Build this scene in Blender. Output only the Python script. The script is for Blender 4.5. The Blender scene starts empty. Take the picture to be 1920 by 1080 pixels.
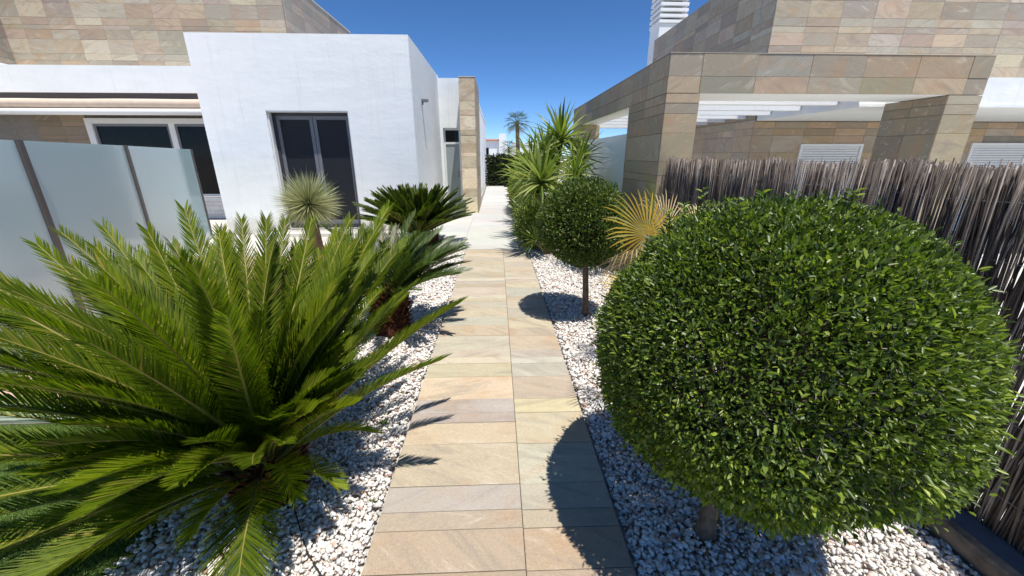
import bpy, math, random
import numpy as np
from mathutils import Vector, Matrix, Euler

SC = bpy.context.scene
COL = SC.collection
R = math.radians
rnd = random.Random(11)
NR = np.random.default_rng(7)

# ------------------------------------------------------------------ camera
EYE = 1.55
cam_data = bpy.data.cameras.new("camera")
cam = bpy.data.objects.new("camera", cam_data)
COL.objects.link(cam)
cam.location = (0, 0, EYE)
_p, _y = R(18.6), R(2.2)
_fw = Vector((math.sin(_y) * math.cos(_p), math.cos(_y) * math.cos(_p), -math.sin(_p)))
cam.rotation_mode = 'QUATERNION'
cam.rotation_quaternion = _fw.to_track_quat('-Z', 'Y')
cam_data.sensor_width = 36
cam_data.lens = 36 * 735 / 1920
cam_data.clip_start = 0.05
cam_data.clip_end = 2000
SC.camera = cam

# ------------------------------------------------------------------ light
SUN = Vector((0.145, -0.247, 0.958)).normalized()
world = bpy.data.worlds.new("World")
SC.world = world
world.use_nodes = True
wn = world.node_tree
wn.nodes.clear()
wo = wn.nodes.new('ShaderNodeOutputWorld')
wb = wn.nodes.new('ShaderNodeBackground')
ws = wn.nodes.new('ShaderNodeTexSky')
ws.sky_type = 'NISHITA'
ws.sun_disc = False
ws.sun_elevation = math.asin(SUN.z)
ws.sun_rotation = math.atan2(SUN.x, SUN.y)
ws.altitude = 100
ws.air_density = 0.5
ws.dust_density = 0.0
ws.ozone_density = 6.0
wb.inputs['Strength'].default_value = 0.12
wh = wn.nodes.new('ShaderNodeHueSaturation')
wh.inputs['Saturation'].default_value = 1.13
wn.links.new(ws.outputs[0], wh.inputs['Color'])
wn.links.new(wh.outputs[0], wb.inputs['Color'])
wn.links.new(wb.outputs[0], wo.inputs['Surface'])
sun_data = bpy.data.lights.new("sun", 'SUN')
sun_data.energy = 4.2
sun_data.angle = R(0.53)
sun_data.color = (1.0, 0.955, 0.89)
sun = bpy.data.objects.new("sun", sun_data)
COL.objects.link(sun)
sun.rotation_mode = 'QUATERNION'
sun.rotation_quaternion = (-SUN).to_track_quat('-Z', 'Y')
SC.view_settings.view_transform = 'Standard'
SC.view_settings.look = 'None'
SC.view_settings.exposure = 0.5
SC.view_settings.gamma = 1
SC.view_settings.use_curve_mapping = False
SC.cycles.max_bounces = 8
SC.cycles.diffuse_bounces = 5
SC.cycles.transparent_max_bounces = 16

# ------------------------------------------------------------------ materials
def mat(name, base=(.5, .5, .5), rough=.6, spec=.5, metal=0.0):
    m = bpy.data.materials.new(name)
    m.use_nodes = True
    b = m.node_tree.nodes['Principled BSDF']
    b.inputs['Base Color'].default_value = (*base, 1)
    b.inputs['Roughness'].default_value = rough
    b.inputs['Specular IOR Level'].default_value = spec
    b.inputs['Metallic'].default_value = metal
    return m, m.node_tree, b

def N(nt, typ, **kw):
    n = nt.nodes.new(typ)
    for k, v in kw.items():
        if k.startswith('i_'):
            n.inputs[k[2:].replace('_', ' ')].default_value = v
        else:
            setattr(n, k, v)
    return n

def ramp(nt, fac, stops, interp='LINEAR'):
    r = nt.nodes.new('ShaderNodeValToRGB')
    r.color_ramp.interpolation = interp
    e = r.color_ramp.elements
    while len(e) < len(stops):
        e.new(0.5)
    for k, (p, c) in enumerate(stops):
        e[k].position = p
        e[k].color = (*c, 1) if len(c) == 3 else c
    nt.links.new(fac, r.inputs[0])
    return r.outputs[0]

def mixc(nt, fac, a, b, mode='MIX'):
    n = nt.nodes.new('ShaderNodeMix')
    n.data_type = 'RGBA'
    n.blend_type = mode
    for s, v in ((n.inputs[0], fac), (n.inputs[6], a), (n.inputs[7], b)):
        if isinstance(v, (int, float)):
            s.default_value = v
        elif isinstance(v, tuple):
            s.default_value = (*v, 1)
        else:
            nt.links.new(v, s)
    return n.outputs[2]

def bump(nt, b, height, strength=.3, dist=.01):
    n = nt.nodes.new('ShaderNodeBump')
    n.inputs['Strength'].default_value = strength
    n.inputs['Distance'].default_value = dist
    nt.links.new(height, n.inputs['Height'])
    nt.links.new(n.outputs[0], b.inputs['Normal'])

def stone_material(name, direction, rough=.62, contrast=1.05, tint=(1.09, 1.06, 1.0)):
    """quartzite: colour per piece from the object's colour, veins and clouds on top"""
    m, nt, b = mat(name, rough=rough, spec=.35)
    oi = N(nt, 'ShaderNodeObjectInfo')
    geo = N(nt, 'ShaderNodeNewGeometry')
    off = N(nt, 'ShaderNodeVectorMath', operation='SCALE')
    comb = N(nt, 'ShaderNodeCombineXYZ')
    nt.links.new(oi.outputs['Random'], comb.inputs[0])
    nt.links.new(oi.outputs['Random'], comb.inputs[1])
    nt.links.new(oi.outputs['Random'], comb.inputs[2])
    nt.links.new(comb.outputs[0], off.inputs[0])
    off.inputs['Scale'].default_value = 60
    add = N(nt, 'ShaderNodeVectorMath', operation='ADD')
    nt.links.new(geo.outputs['Position'], add.inputs[0])
    nt.links.new(off.outputs[0], add.inputs[1])
    # rotate vein direction by the piece's random value
    rot = N(nt, 'ShaderNodeVectorRotate', rotation_type='AXIS_ANGLE')
    rot.inputs['Axis'].default_value = direction
    ang = N(nt, 'ShaderNodeMath', operation='MULTIPLY_ADD')
    ang.inputs[1].default_value = 1.3
    ang.inputs[2].default_value = -.55
    nt.links.new(oi.outputs['Random'], ang.inputs[0])
    nt.links.new(ang.outputs[0], rot.inputs['Angle'])
    nt.links.new(add.outputs[0], rot.inputs['Vector'])
    mp = N(nt, 'ShaderNodeMapping')
    mp.inputs['Scale'].default_value = (1.2, 5, 5)
    nt.links.new(rot.outputs[0], mp.inputs['Vector'])
    n1 = N(nt, 'ShaderNodeTexNoise', i_Scale=1.6, i_Detail=6, i_Roughness=.6, i_Distortion=1.6)
    nt.links.new(mp.outputs[0], n1.inputs['Vector'])
    n2 = N(nt, 'ShaderNodeTexNoise', i_Scale=3.4, i_Detail=3, i_Roughness=.5, i_Distortion=.6)
    nt.links.new(add.outputs[0], n2.inputs['Vector'])
    n3 = N(nt, 'ShaderNodeTexNoise', i_Scale=55, i_Detail=5, i_Roughness=.7)
    nt.links.new(mp.outputs[0], n3.inputs['Vector'])
    base = oi.outputs['Color']
    c1 = mixc(nt, ramp(nt, n1.outputs[0], [(.50, (0, 0, 0)), (.72, (.62 * contrast,) * 3)]), base, (.26, .235, .20))
    c2 = mixc(nt, ramp(nt, n2.outputs[0], [(.52, (0, 0, 0)), (.74, (.42 * contrast,) * 3)]), c1, (.42, .25, .13))
    c3 = mixc(nt, ramp(nt, n1.outputs[0], [(.24, (.6 * contrast,) * 3), (.42, (0, 0, 0))]), c2, (.60, .56, .48))
    c4 = mixc(nt, .5, c3, ramp(nt, n3.outputs[0], [(.3, (.50, .49, .47)), (.7, (1.35, 1.33, 1.30))]), 'MULTIPLY')
    c4 = mixc(nt, 1.0, c4, tint, 'MULTIPLY')
    nt.links.new(c4, b.inputs['Base Color'])
    ad = N(nt, 'ShaderNodeMath', operation='MULTIPLY_ADD')
    ad.inputs[1].default_value = .5
    nt.links.new(n3.outputs[0], ad.inputs[0])
    nt.links.new(n1.outputs[0], ad.inputs[2])
    bump(nt, b, ad.outputs[0], .45, .006)
    return m

M_TILE_WALL = stone_material("quartzite_wall", (0, 1, 0))
M_TILE_FLOOR = stone_material("quartzite_floor", (0, 0, 1), .7, .95, (1.02, 1.0, .985))

def simple(name, base, rough=.7, spec=.3, scale=8, amt=.12, bmp=.15, bd=.004, metal=0, det=5):
    m, nt, b = mat(name, base, rough, spec, metal)
    tc = N(nt, 'ShaderNodeNewGeometry')
    n = N(nt, 'ShaderNodeTexNoise', i_Scale=scale, i_Detail=det, i_Roughness=.6)
    nt.links.new(tc.outputs['Position'], n.inputs['Vector'])
    lo = tuple(max(0, c * (1 - amt)) for c in base)
    hi = tuple(min(1, c * (1 + amt)) for c in base)
    nt.links.new(ramp(nt, n.outputs[0], [(.3, lo), (.7, hi)]), b.inputs['Base Color'])
    if bmp:
        bump(nt, b, n.outputs[0], bmp, bd)
    return m

def plaster_material():
    m, nt, b = mat("white_render", (.84, .85, .86), .85, .2)
    geo = N(nt, 'ShaderNodeNewGeometry')
    mp = N(nt, 'ShaderNodeMapping')
    mp.inputs['Scale'].default_value = (.7, .7, 1.6)
    nt.links.new(geo.outputs['Position'], mp.inputs['Vector'])
    n = N(nt, 'ShaderNodeTexNoise', i_Scale=2.2, i_Detail=6, i_Roughness=.62)
    nt.links.new(mp.outputs[0], n.inputs['Vector'])
    n2 = N(nt, 'ShaderNodeTexNoise', i_Scale=34, i_Detail=4, i_Roughness=.6)
    nt.links.new(geo.outputs['Position'], n2.inputs['Vector'])
    pc = ramp(nt, n.outputs[0], [(.3, (.82, .85, .855)), (.7, (.885, .91, .91))])
    # rain streaks and splash dirt, broken up by noise
    ms = N(nt, 'ShaderNodeMapping')
    ms.inputs['Scale'].default_value = (7, 7, .35)
    nt.links.new(geo.outputs['Position'], ms.inputs['Vector'])
    ns = N(nt, 'ShaderNodeTexNoise', i_Scale=1.6, i_Detail=5, i_Roughness=.6)
    nt.links.new(ms.outputs[0], ns.inputs['Vector'])
    pc = mixc(nt, 1.0, pc, ramp(nt, ns.outputs[0], [(.56, (1, 1, 1)), (.78, (.90, .895, .88))]), 'MULTIPLY')
    sx = N(nt, 'ShaderNodeSeparateXYZ')
    nt.links.new(geo.outputs['Position'], sx.inputs[0])
    sm = N(nt, 'ShaderNodeMath', operation='MULTIPLY_ADD')
    sm.inputs[1].default_value = -.45
    nt.links.new(n2.outputs[0], sm.inputs[0])
    nt.links.new(sx.outputs[2], sm.inputs[2])
    pc = mixc(nt, 1.0, pc, ramp(nt, sm.outputs[0], [(0, (.80, .76, .70)), (.16, (1, 1, 1))]), 'MULTIPLY')
    nt.links.new(pc, b.inputs['Base Color'])
    ad = N(nt, 'ShaderNodeMath', operation='MULTIPLY_ADD')
    ad.inputs[1].default_value = .16
    nt.links.new(n2.outputs[0], ad.inputs[0])
    nt.links.new(n.outputs[0], ad.inputs[2])
    bump(nt, b, ad.outputs[0], .42, .02)
    return m

M_PLASTER = plaster_material()
M_PALE = simple("pale_porcelain", (.62, .60, .55), .55, .35, 3, .06, .05)
M_CORE = simple("mortar_backing", (.27, .245, .21), .9, .1)
M_CAP = simple('tan_coping', (.42, .37, .29), .8, .2)
M_GROUND = simple("pale_concrete_ground", (.50, .47, .43), .9, .1, 1.5, .1)
M_SOIL = simple("bed_membrane_soil", (.50, .47, .43), .95, .05, 14, .3)
M_DARKMETAL = simple("dark_bronze_metal", (.085, .075, .07), .45, .5, 20, .1, .03)
M_ALU = simple("grey_aluminium", (.33, .33, .33), .4, .5, 20, .05, 0)
M_WFRAME = simple("white_frame", (.75, .75, .74), .4, .5, 20, .03, 0)
M_DFRAME = simple("slate_grey_frame", (.16, .17, .19), .45, .5, 20, .05, 0)
M_DARKFRAME = simple('anthracite_frame', (.045, .048, .055), .45, .4, 20, .05, 0)
M_SCREEN = simple("dark_insect_screen", (.018, .020, .026), .5, .25, 60, .2, 0)
M_GLASSDARK = simple("dark_window_glass", (.006, .006, .007), .06, .18, 3, .3, 0)
M_SHUTTER = simple("white_shutter", (.72, .73, .75), .5, .4, 10, .03, 0)
M_AWNING = simple("cream_awning_canvas", (.66, .53, .42), .85, .1, 6, .08, .1)
M_BLACK = simple("black_plastic", (.012, .012, .013), .4, .4, 20, .1, 0)
M_DOOR = simple("pale_grey_door", (.30, .34, .34), .4, .5, 4, .05, 0)
M_HOSE = simple("black_drip_hose", (.03, .03, .032), .6, .3)
M_TERRA = simple("terracotta_paver", (.60, .42, .32), .7, .3, 12, .18, .1)
M_GREENSLAB = simple("green_grey_slate", (.30, .36, .28), .65, .3, 9, .25, .2)
M_KERB = simple("weathered_kerb_stone", (.20, .155, .115), .9, .15, 18, .4, .6, .01)
M_KERBTOP = simple("shaded_kerb_top", (.17, .17, .18), .85, .2, 16, .15, .2)  # the fence's shadow on the kerb top is put into this grey
M_BARK = simple("grey_brown_bark", (.17, .125, .09), .9, .1, 26, .4, .8, .012)
M_CYCTRUNK = simple("rust_brown_leaf_bases", (.075, .030, .016), .9, .1, 40, .6, .6, .01)
M_FIBRE = simple("rust_fibre", (.16, .062, .03), .9, .1, 40, .6, 0)
M_ROOFRED = simple("red_roof_tile", (.40, .22, .17), .8, .2, 5, .2)
M_POT = simple("blue_grey_glazed_pot", (.07, .09, .13), .25, .6, 14, .2, 0)
M_DARKROOM = simple("dark_interior", (.02, .02, .02), .9, .1)

def frosted_material():
    m = bpy.data.materials.new("frosted_glass")
    m.use_nodes = True
    nt = m.node_tree
    nt.nodes.clear()
    out = N(nt, 'ShaderNodeOutputMaterial')
    d = N(nt, 'ShaderNodeBsdfDiffuse')
    d.inputs[0].default_value = (.76, .93, .95, 1)
    t = N(nt, 'ShaderNodeBsdfTranslucent')
    t.inputs[0].default_value = (.80, .98, .98, 1)
    g = N(nt, 'ShaderNodeBsdfGlossy')
    g.inputs['Roughness'].default_value = .12
    tr = N(nt, 'ShaderNodeBsdfTransparent')
    tr.inputs[0].default_value = (.75, .9, .9, 1)
    m1 = N(nt, 'ShaderNodeMixShader'); m1.inputs[0].default_value = .5
    m2 = N(nt, 'ShaderNodeMixShader'); m2.inputs[0].default_value = .04
    m3 = N(nt, 'ShaderNodeMixShader')
    fr = N(nt, 'ShaderNodeFresnel')
    fr.inputs[0].default_value = 1.45
    nt.links.new(d.outputs[0], m1.inputs[1]); nt.links.new(t.outputs[0], m1.inputs[2])
    nt.links.new(m1.outputs[0], m2.inputs[1]); nt.links.new(tr.outputs[0], m2.inputs[2])
    fa = N(nt, 'ShaderNodeMath', operation='ADD')
    fa.inputs[1].default_value = .02
    nt.links.new(fr.outputs[0], fa.inputs[0])
    nt.links.new(fa.outputs[0], m3.inputs[0])
    nt.links.new(m2.outputs[0], m3.inputs[1]); nt.links.new(g.outputs[0], m3.inputs[2])
    nt.links.new(m3.outputs[0], out.inputs['Surface'])
    return m
M_FROST = frosted_material()
M_FROSTGREY = simple('grey_opal_glass', (.80, .86, .88), .22, .5, 1.2, .04, 0)

def leaf_material(name, stops, rough=.42, trans=.3, spec=.5, tcol=None, vary=False):
    """stops: colour ramp over the random value of each leaf"""
    m = bpy.data.materials.new(name)
    m.use_nodes = True
    nt = m.node_tree
    b = nt.nodes['Principled BSDF']
    out = nt.nodes['Material Output']
    geo = N(nt, 'ShaderNodeNewGeometry')
    oi = N(nt, 'ShaderNodeObjectInfo')
    ad = N(nt, 'ShaderNodeMath', operation='ADD')
    nt.links.new(geo.outputs['Random Per Island'], ad.inputs[0])
    nt.links.new(oi.outputs['Random'], ad.inputs[1])
    fr = N(nt, 'ShaderNodeMath', operation='FRACT')
    nt.links.new(ad.outputs[0], fr.inputs[0])
    col = ramp(nt, fr.outputs[0], stops)
    if vary:
        col = mixc(nt, 1.0, col, ramp(nt, oi.outputs['Random'], [(0, (.62, .66, .7)), (.5, (1, 1, 1)), (1, (1.3, 1.18, 1.0))]), 'MULTIPLY')
    nz = N(nt, 'ShaderNodeTexNoise', i_Scale=6, i_Detail=2)
    nt.links.new(geo.outputs['Position'], nz.inputs['Vector'])
    col = mixc(nt, .5, col, ramp(nt, nz.outputs[0], [(.3, (.6, .62, .6)), (.7, (1.25, 1.2, 1.1))]), 'MULTIPLY')
    nt.links.new(col, b.inputs['Base Color'])
    b.inputs['Roughness'].default_value = rough
    b.inputs['Specular IOR Level'].default_value = spec
    t = N(nt, 'ShaderNodeBsdfTranslucent')
    tc = mixc(nt, 1.0, col, tcol or (1.9, 2.2, .7), 'MULTIPLY')
    nt.links.new(tc, t.inputs[0])
    mx = N(nt, 'ShaderNodeMixShader')
    mx.inputs[0].default_value = trans
    nt.links.new(b.outputs[0], mx.inputs[1])
    nt.links.new(t.outputs[0], mx.inputs[2])
    nt.links.new(mx.outputs[0], out.inputs['Surface'])
    return m

M_CYC = leaf_material("cycad_leaflet", [(0, (.060, .100, .005)), (.5, (.120, .175, .006)), (.94, (.19, .235, .010)), (1, (.30, .23, .06))], .55, .38, .22, vary=True, tcol= (1.7, 2.0, .5))
M_CYC2 = leaf_material("cycad_leaflet_dark", [(0, (.028, .055, .010)), (.6, (.055, .095, .014)), (1, (.10, .14, .03))], .42, .28, .45)
M_CYC3 = leaf_material("cycad_leaflet_olive", [(0, (.035, .065, .010)), (.6, (.075, .115, .014)), (1, (.13, .165, .03))], .42, .30, .4, vary=True)
M_CYCGREY = leaf_material("cycad_leaflet_faded", [(0, (.16, .17, .10)), (.6, (.26, .26, .18)), (1, (.34, .31, .24))], .6, .2, .3, (1, 1, .8))
M_RACHIS = simple("frond_midrib", (.24, .21, .045), .5, .4, 10, .15, 0)
M_BALL = leaf_material("pittosporum_leaf", [(0, (.034, .060, .012)), (.45, (.088, .140, .022)), (.80, (.160, .225, .030)), (1, (.30, .36, .05))], .40, .26, .5)
M_BALLDARK = leaf_material("pittosporum_inner_leaf", [(0, (.012, .022, .008)), (.6, (.05, .06, .03)), (1, (.12, .11, .07))], .5, .1, .4)  # darker leaf copy: shade inside the crowns put into the colour
M_SMALLBALL = leaf_material("ficus_leaf", [(0, (.038, .068, .012)), (.6, (.085, .13, .022)), (1, (.18, .215, .05))], .42, .26, .4)
M_YUCCA = leaf_material("yucca_leaf", [(0, (.08, .13, .02)), (.5, (.16, .22, .04)), (1, (.34, .37, .12))], .45, .25, .4)
M_BLUEYUCCA = leaf_material("blue_yucca_leaf", [(0, (.24, .30, .14)), (.6, (.42, .46, .24)), (1, (.62, .60, .34))], .5, .15, .4, (1.1, 1.1, .8))
M_FANYELLOW = leaf_material("dry_fan_leaf", [(0, (.74, .50, .06)), (.6, (.86, .68, .12)), (1, (.82, .74, .32))], .5, .35, .3, (1.2, 1.0, .5))
M_FANGREEN = leaf_material("fan_leaf_green", [(0, (.09, .13, .02)), (.6, (.18, .21, .03)), (1, (.36, .32, .06))], .5, .3, .3)
M_FANTAN = leaf_material("fan_leaf_tan", [(0, (.42, .32, .16)), (.6, (.55, .44, .25)), (1, (.66, .56, .36))], .6, .25, .3, (1.1, 1.0, .8))
M_HEDGE = leaf_material("hedge_leaf", [(0, (.012, .022, .008)), (1, (.045, .065, .018))], .5, .1, .3)
M_PALM = leaf_material("palm_leaf", [(0, (.05, .07, .015)), (1, (.13, .15, .04))], .8, .2, .05)
M_TURF = leaf_material("artificial_turf_blade", [(0, (.10, .17, .035)), (.7, (.17, .26, .06)), (1, (.34, .38, .14))], .6, .15, .15, (1.2, 1.3, .5))
M_WEED = leaf_material("weed_leaf", [(0, (.08, .15, .03)), (1, (.18, .26, .06))], .5, .3, .3)

def pebble_material():
    m, nt, b = mat("white_marble_chip", (.8, .8, .8), .75, .3)
    geo = N(nt, 'ShaderNodeNewGeometry')
    c = ramp(nt, geo.outputs['Random Per Island'],
             [(0, (.83, .81, .77)), (.50, (.78, .75, .70)), (.76, (.72, .65, .57)), (.88, (.62, .59, .55)), (.95, (.62, .47, .37)), (.985, (.45, .27, .19)), (1, (.34, .20, .15))])
    n = N(nt, 'ShaderNodeTexNoise', i_Scale=90, i_Detail=4)
    nt.links.new(geo.outputs['Position'], n.inputs['Vector'])
    c = mixc(nt, .3, c, ramp(nt, n.outputs[0], [(.3, (.7, .7, .72)), (.6, (1.05, 1.05, 1.05))]), 'MULTIPLY')
    nt.links.new(c, b.inputs['Base Color'])
    return m
M_PEBBLE = pebble_material()

def reed_material(name, stops):
    m, nt, b = mat(name, (.1, .1, .1), .75, .25)
    geo = N(nt, 'ShaderNodeNewGeometry')
    oi = N(nt, 'ShaderNodeObjectInfo')
    ad = N(nt, 'ShaderNodeMath', operation='ADD')
    nt.links.new(geo.outputs['Random Per Island'], ad.inputs[0])
    nt.links.new(oi.outputs['Random'], ad.inputs[1])
    fr = N(nt, 'ShaderNodeMath', operation='FRACT')
    nt.links.new(ad.outputs[0], fr.inputs[0])
    c = ramp(nt, fr.outputs[0], stops)
    mp = N(nt, 'ShaderNodeMapping')
    mp.inputs['Scale'].default_value = (60, 60, 9)
    nt.links.new(geo.outputs['Position'], mp.inputs['Vector'])
    n = N(nt, 'ShaderNodeTexNoise', i_Scale=1, i_Detail=4)
    nt.links.new(mp.outputs[0], n.inputs['Vector'])
    c = mixc(nt, .7, c, ramp(nt, n.outputs[0], [(.3, (.45, .42, .42)), (.7, (1.5, 1.45, 1.45))]), 'MULTIPLY')
    nt.links.new(c, b.inputs['Base Color'])
    bump(nt, b, n.outputs[0], .5, .004)
    return m
M_REED = reed_material("brushwood_stick", [(0, (.055, .043, .036)), (.5, (.115, .094, .080)), (.78, (.20, .17, .145)), (.93, (.32, .28, .24)), (1, (.42, .37, .33))])

# ------------------------------------------------------------------ mesh helpers
def new_mesh(name, verts, faces, mats=(), smooth=False, mi=None):
    me = bpy.data.meshes.new(name)
    verts = np.asarray(verts, dtype=np.float32).reshape(-1, 3)
    if isinstance(faces, np.ndarray):
        nf, k = faces.shape
        me.vertices.add(len(verts))
        me.vertices.foreach_set('co', verts.ravel())
        me.loops.add(nf * k)
        me.loops.foreach_set('vertex_index', faces.astype(np.int32).ravel())
        me.polygons.add(nf)
        me.polygons.foreach_set('loop_start', np.arange(0, nf * k, k, dtype=np.int32))
        me.update(calc_edges=True)
    else:
        me.from_pydata([tuple(v) for v in verts], [], faces)
        me.update()
    for m in mats:
        me.materials.append(m)
    if mi is not None:
        me.polygons.foreach_set('material_index', np.asarray(mi, dtype=np.int32))
    if smooth:
        me.polygons.foreach_set('use_smooth', np.ones(len(me.polygons), dtype=bool))
    me.update()
    return me

def origin_of(o):
    v = Vector((0, 0, 0))
    while o is not None:
        v += o.location
        o = o.parent
    return v

def link(name, me, parent=None, at=None, **props):
    """link a mesh; 'at' is its world position, parents are never rotated or scaled when this is used"""
    o = bpy.data.objects.new(name, me)
    COL.objects.link(o)
    at = Vector(at) if at is not None else Vector((0, 0, 0))
    if parent is not None:
        o.parent = parent
        o.location = at - origin_of(parent)
    else:
        o.location = at
    for k, v in props.items():
        o[k] = v
    return o

def thing(name, label, category, loc=(0, 0, 0), group=None):
    o = bpy.data.objects.new(name, None)
    COL.objects.link(o)
    o.location = loc
    o.empty_display_size = .1
    o['label'] = label
    o['category'] = category
    if group:
        o['group'] = group
    return o

def box_vf(x0, x1, y0, y1, z0, z1):
    v = [(x0, y0, z0), (x1, y0, z0), (x1, y1, z0), (x0, y1, z0), (x0, y0, z1), (x1, y0, z1), (x1, y1, z1), (x0, y1, z1)]
    f = [(0, 3, 2, 1), (4, 5, 6, 7), (0, 1, 5, 4), (1, 2, 6, 5), (2, 3, 7, 6), (3, 0, 4, 7)]
    return v, f

def boxes(name, lst, m, parent=None, bevel=0, **props):
    """one mesh out of several boxes (world coordinates); origin at the centre of the first box's base"""
    V, Fc = [], []
    b = lst[0]
    org = Vector(((b[0] + b[1]) / 2, (b[2] + b[3]) / 2, b[4]))
    for b in lst:
        v, f = box_vf(*b)
        n = len(V)
        V += [(a[0] - org.x, a[1] - org.y, a[2] - org.z) for a in v]
        Fc += [tuple(i + n for i in q) for q in f]
    o = link(name, new_mesh(name, V, Fc, (m,)), parent, org, **props)
    if bevel:
        md = o.modifiers.new('bevel', 'BEVEL')
        md.width = bevel
        md.segments = 2
        md.limit_method = 'ANGLE'
    return o

def structure(name, me, at=(0, 0, 0)):
    return link(name, me, None, at, kind='structure')

_pieces = {}
def piece_mesh(m):
    """a slab with slightly chamfered face, unit size, shared between alike pieces"""
    if m.name not in _pieces:
        c = .008
        v = []
        for z, s in ((-.5, 0), (.42, 0), (.5, c)):
            for x, y in ((-1, -1), (1, -1), (1, 1), (-1, 1)):
                v.append((x * (.5 - s), y * (.5 - s * 1.6), z))
        f = [(3, 2, 1, 0), (8, 9, 10, 11)]
        for k in (0, 4):
            for i in range(4):
                j = (i + 1) % 4
                f.append((k + i, k + j, k + 4 + j, k + 4 + i))
        _pieces[m.name] = new_mesh("piece_" + m.name, v, f, (m,))
    return _pieces[m.name]

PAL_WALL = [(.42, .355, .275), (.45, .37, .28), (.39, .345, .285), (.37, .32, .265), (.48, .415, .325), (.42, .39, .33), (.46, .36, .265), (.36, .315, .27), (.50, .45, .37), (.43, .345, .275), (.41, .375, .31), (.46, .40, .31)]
PAL_PORTAL = [(.36, .31, .21), (.39, .32, .23), (.34, .30, .22), (.40, .34, .24), (.36, .32, .25), (.41, .32, .23)]
PAL_PATH = [(.49, .42, .30), (.47, .405, .295), (.50, .44, .325), (.43, .38, .30), (.48, .39, .28), (.42, .385, .31), (.52, .47, .36), (.46, .38, .28), (.49, .43, .33)]
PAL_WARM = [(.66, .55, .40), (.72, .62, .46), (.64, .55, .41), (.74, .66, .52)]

def piece(name, parent, m, center, size, axes, color, tilt=0.0):
    """axes: matrix columns (width dir, height dir, outward normal)"""
    o = bpy.data.objects.new(name, piece_mesh(m))
    COL.objects.link(o)
    if parent is not None:
        o.parent = parent
        o.location = Vector(center) - origin_of(parent)
    else:
        o.location = center
    rm = Matrix((axes[0], axes[1], axes[2])).transposed()
    if tilt:
        rm = rm @ Euler((rnd.uniform(-tilt, tilt), rnd.uniform(-tilt, tilt), 0)).to_matrix()
    o.rotation_euler = rm.to_euler()
    o.scale = size
    o.color = (*color, 1)
    return o

def jitter(c, a=.10):
    k = 1 + rnd.uniform(-a, a)
    return tuple(max(0, x * k * (1 + rnd.uniform(-.03, .03))) for x in c)

def clad(parent, facing, plane, u0, u1, zs, widths, pal, m=None, name='tile', holes=(), t=.022, off=0.0, vary=0.0):
    """clad a vertical wall with stone slabs. facing: 's' (-Y), 'w' (-X), 'e' (+X), 'n' (+Y)"""
    m = m or M_TILE_WALL
    ax = {'s': ((1, 0, 0), (0, 0, 1), (0, -1, 0)), 'n': ((-1, 0, 0), (0, 0, 1), (0, 1, 0)),
          'w': ((0, -1, 0), (0, 0, 1), (-1, 0, 0)), 'e': ((0, 1, 0), (0, 0, 1), (1, 0, 0))}[facing]
    nrm = Vector(ax[2])
    prev = None
    for k in range(len(zs) - 1):
        z0, z1 = zs[k], zs[k + 1]
        u = u0 - off - (rnd.choice([0, 0, widths * .5]) if vary else 0)
        while u < u1 - .01:
            a, b = max(u, u0), min(u + widths, u1)
            u += widths
            if b - a < .02:
                continue
            um, zm = (a + b) / 2, (z0 + z1) / 2
            if any(h[0] < um < h[1] and h[2] < zm < h[3] for h in holes):
                continue
            c = rnd.choice(pal)
            while c == prev:
                c = rnd.choice(pal)
            prev = c
            tt = t + rnd.uniform(-.002, .003)
            if facing in 'sn':
                ctr = Vector((um, plane, zm)) + nrm * (tt / 2)
            else:
                ctr = Vector((plane, um, zm)) + nrm * (tt / 2)
            piece(name, parent, m, ctr, (b - a - .003, z1 - z0 - .0035, tt), ax, jitter(c, .15))

def rows_down(top, bottom, hs):
    zs = [top]
    k = 0
    while zs[-1] > bottom + .03:
        zs.append(max(bottom, zs[-1] - hs[k % len(hs)]))
        k += 1
    return zs[::-1]

# tubes
def tube_vf(pts, radii, seg=8, cap=True):
    pts = [Vector(p) for p in pts]
    V, Fc = [], []
    up = Vector((0, 0, 1))
    n = len(pts)
    side = None
    for i, p in enumerate(pts):
        d = (pts[min(i + 1, n - 1)] - pts[max(i - 1, 0)]).normalized()
        ref = up if abs(d.z) < .9 else Vector((1, 0, 0))
        if side is None:
            side = d.cross(ref).normalized()
        else:
            side = (side - d * side.dot(d)).normalized()
        s2 = d.cross(side)
        for k in range(seg):
            a = 2 * math.pi * k / seg
            V.append(p + (side * math.cos(a) + s2 * math.sin(a)) * radii[i])
    for i in range(n - 1):
        for k in range(seg):
            k2 = (k + 1) % seg
            Fc.append((i * seg + k, i * seg + k2, (i + 1) * seg + k2, (i + 1) * seg + k))
    if cap:
        Fc.append(tuple(range(seg))[::-1])
        Fc.append(tuple((n - 1) * seg + k for k in range(seg)))
    return V, Fc

def tube(name, pts, radii, m, parent=None, seg=8, rough=0.0, **props):
    if isinstance(radii, (int, float)):
        radii = [radii] * len(pts)
    o0 = Vector(pts[0])
    V, Fc = tube_vf([Vector(p) - o0 for p in pts], radii, seg)
    if rough:
        V = [v + Vector((rnd.gauss(0, rough), rnd.gauss(0, rough), 0)) for v in V]
    return link(name, new_mesh(name, V, Fc, (m,), smooth=True), parent, o0, **props)

# leaves ---------------------------------------------------------------
def frames(D, Nn):
    D = D / np.linalg.norm(D, axis=1, keepdims=True)
    S = np.cross(D, Nn)
    S /= np.linalg.norm(S, axis=1, keepdims=True) + 1e-9
    Nn = np.cross(S, D)
    return D, S, Nn

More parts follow.
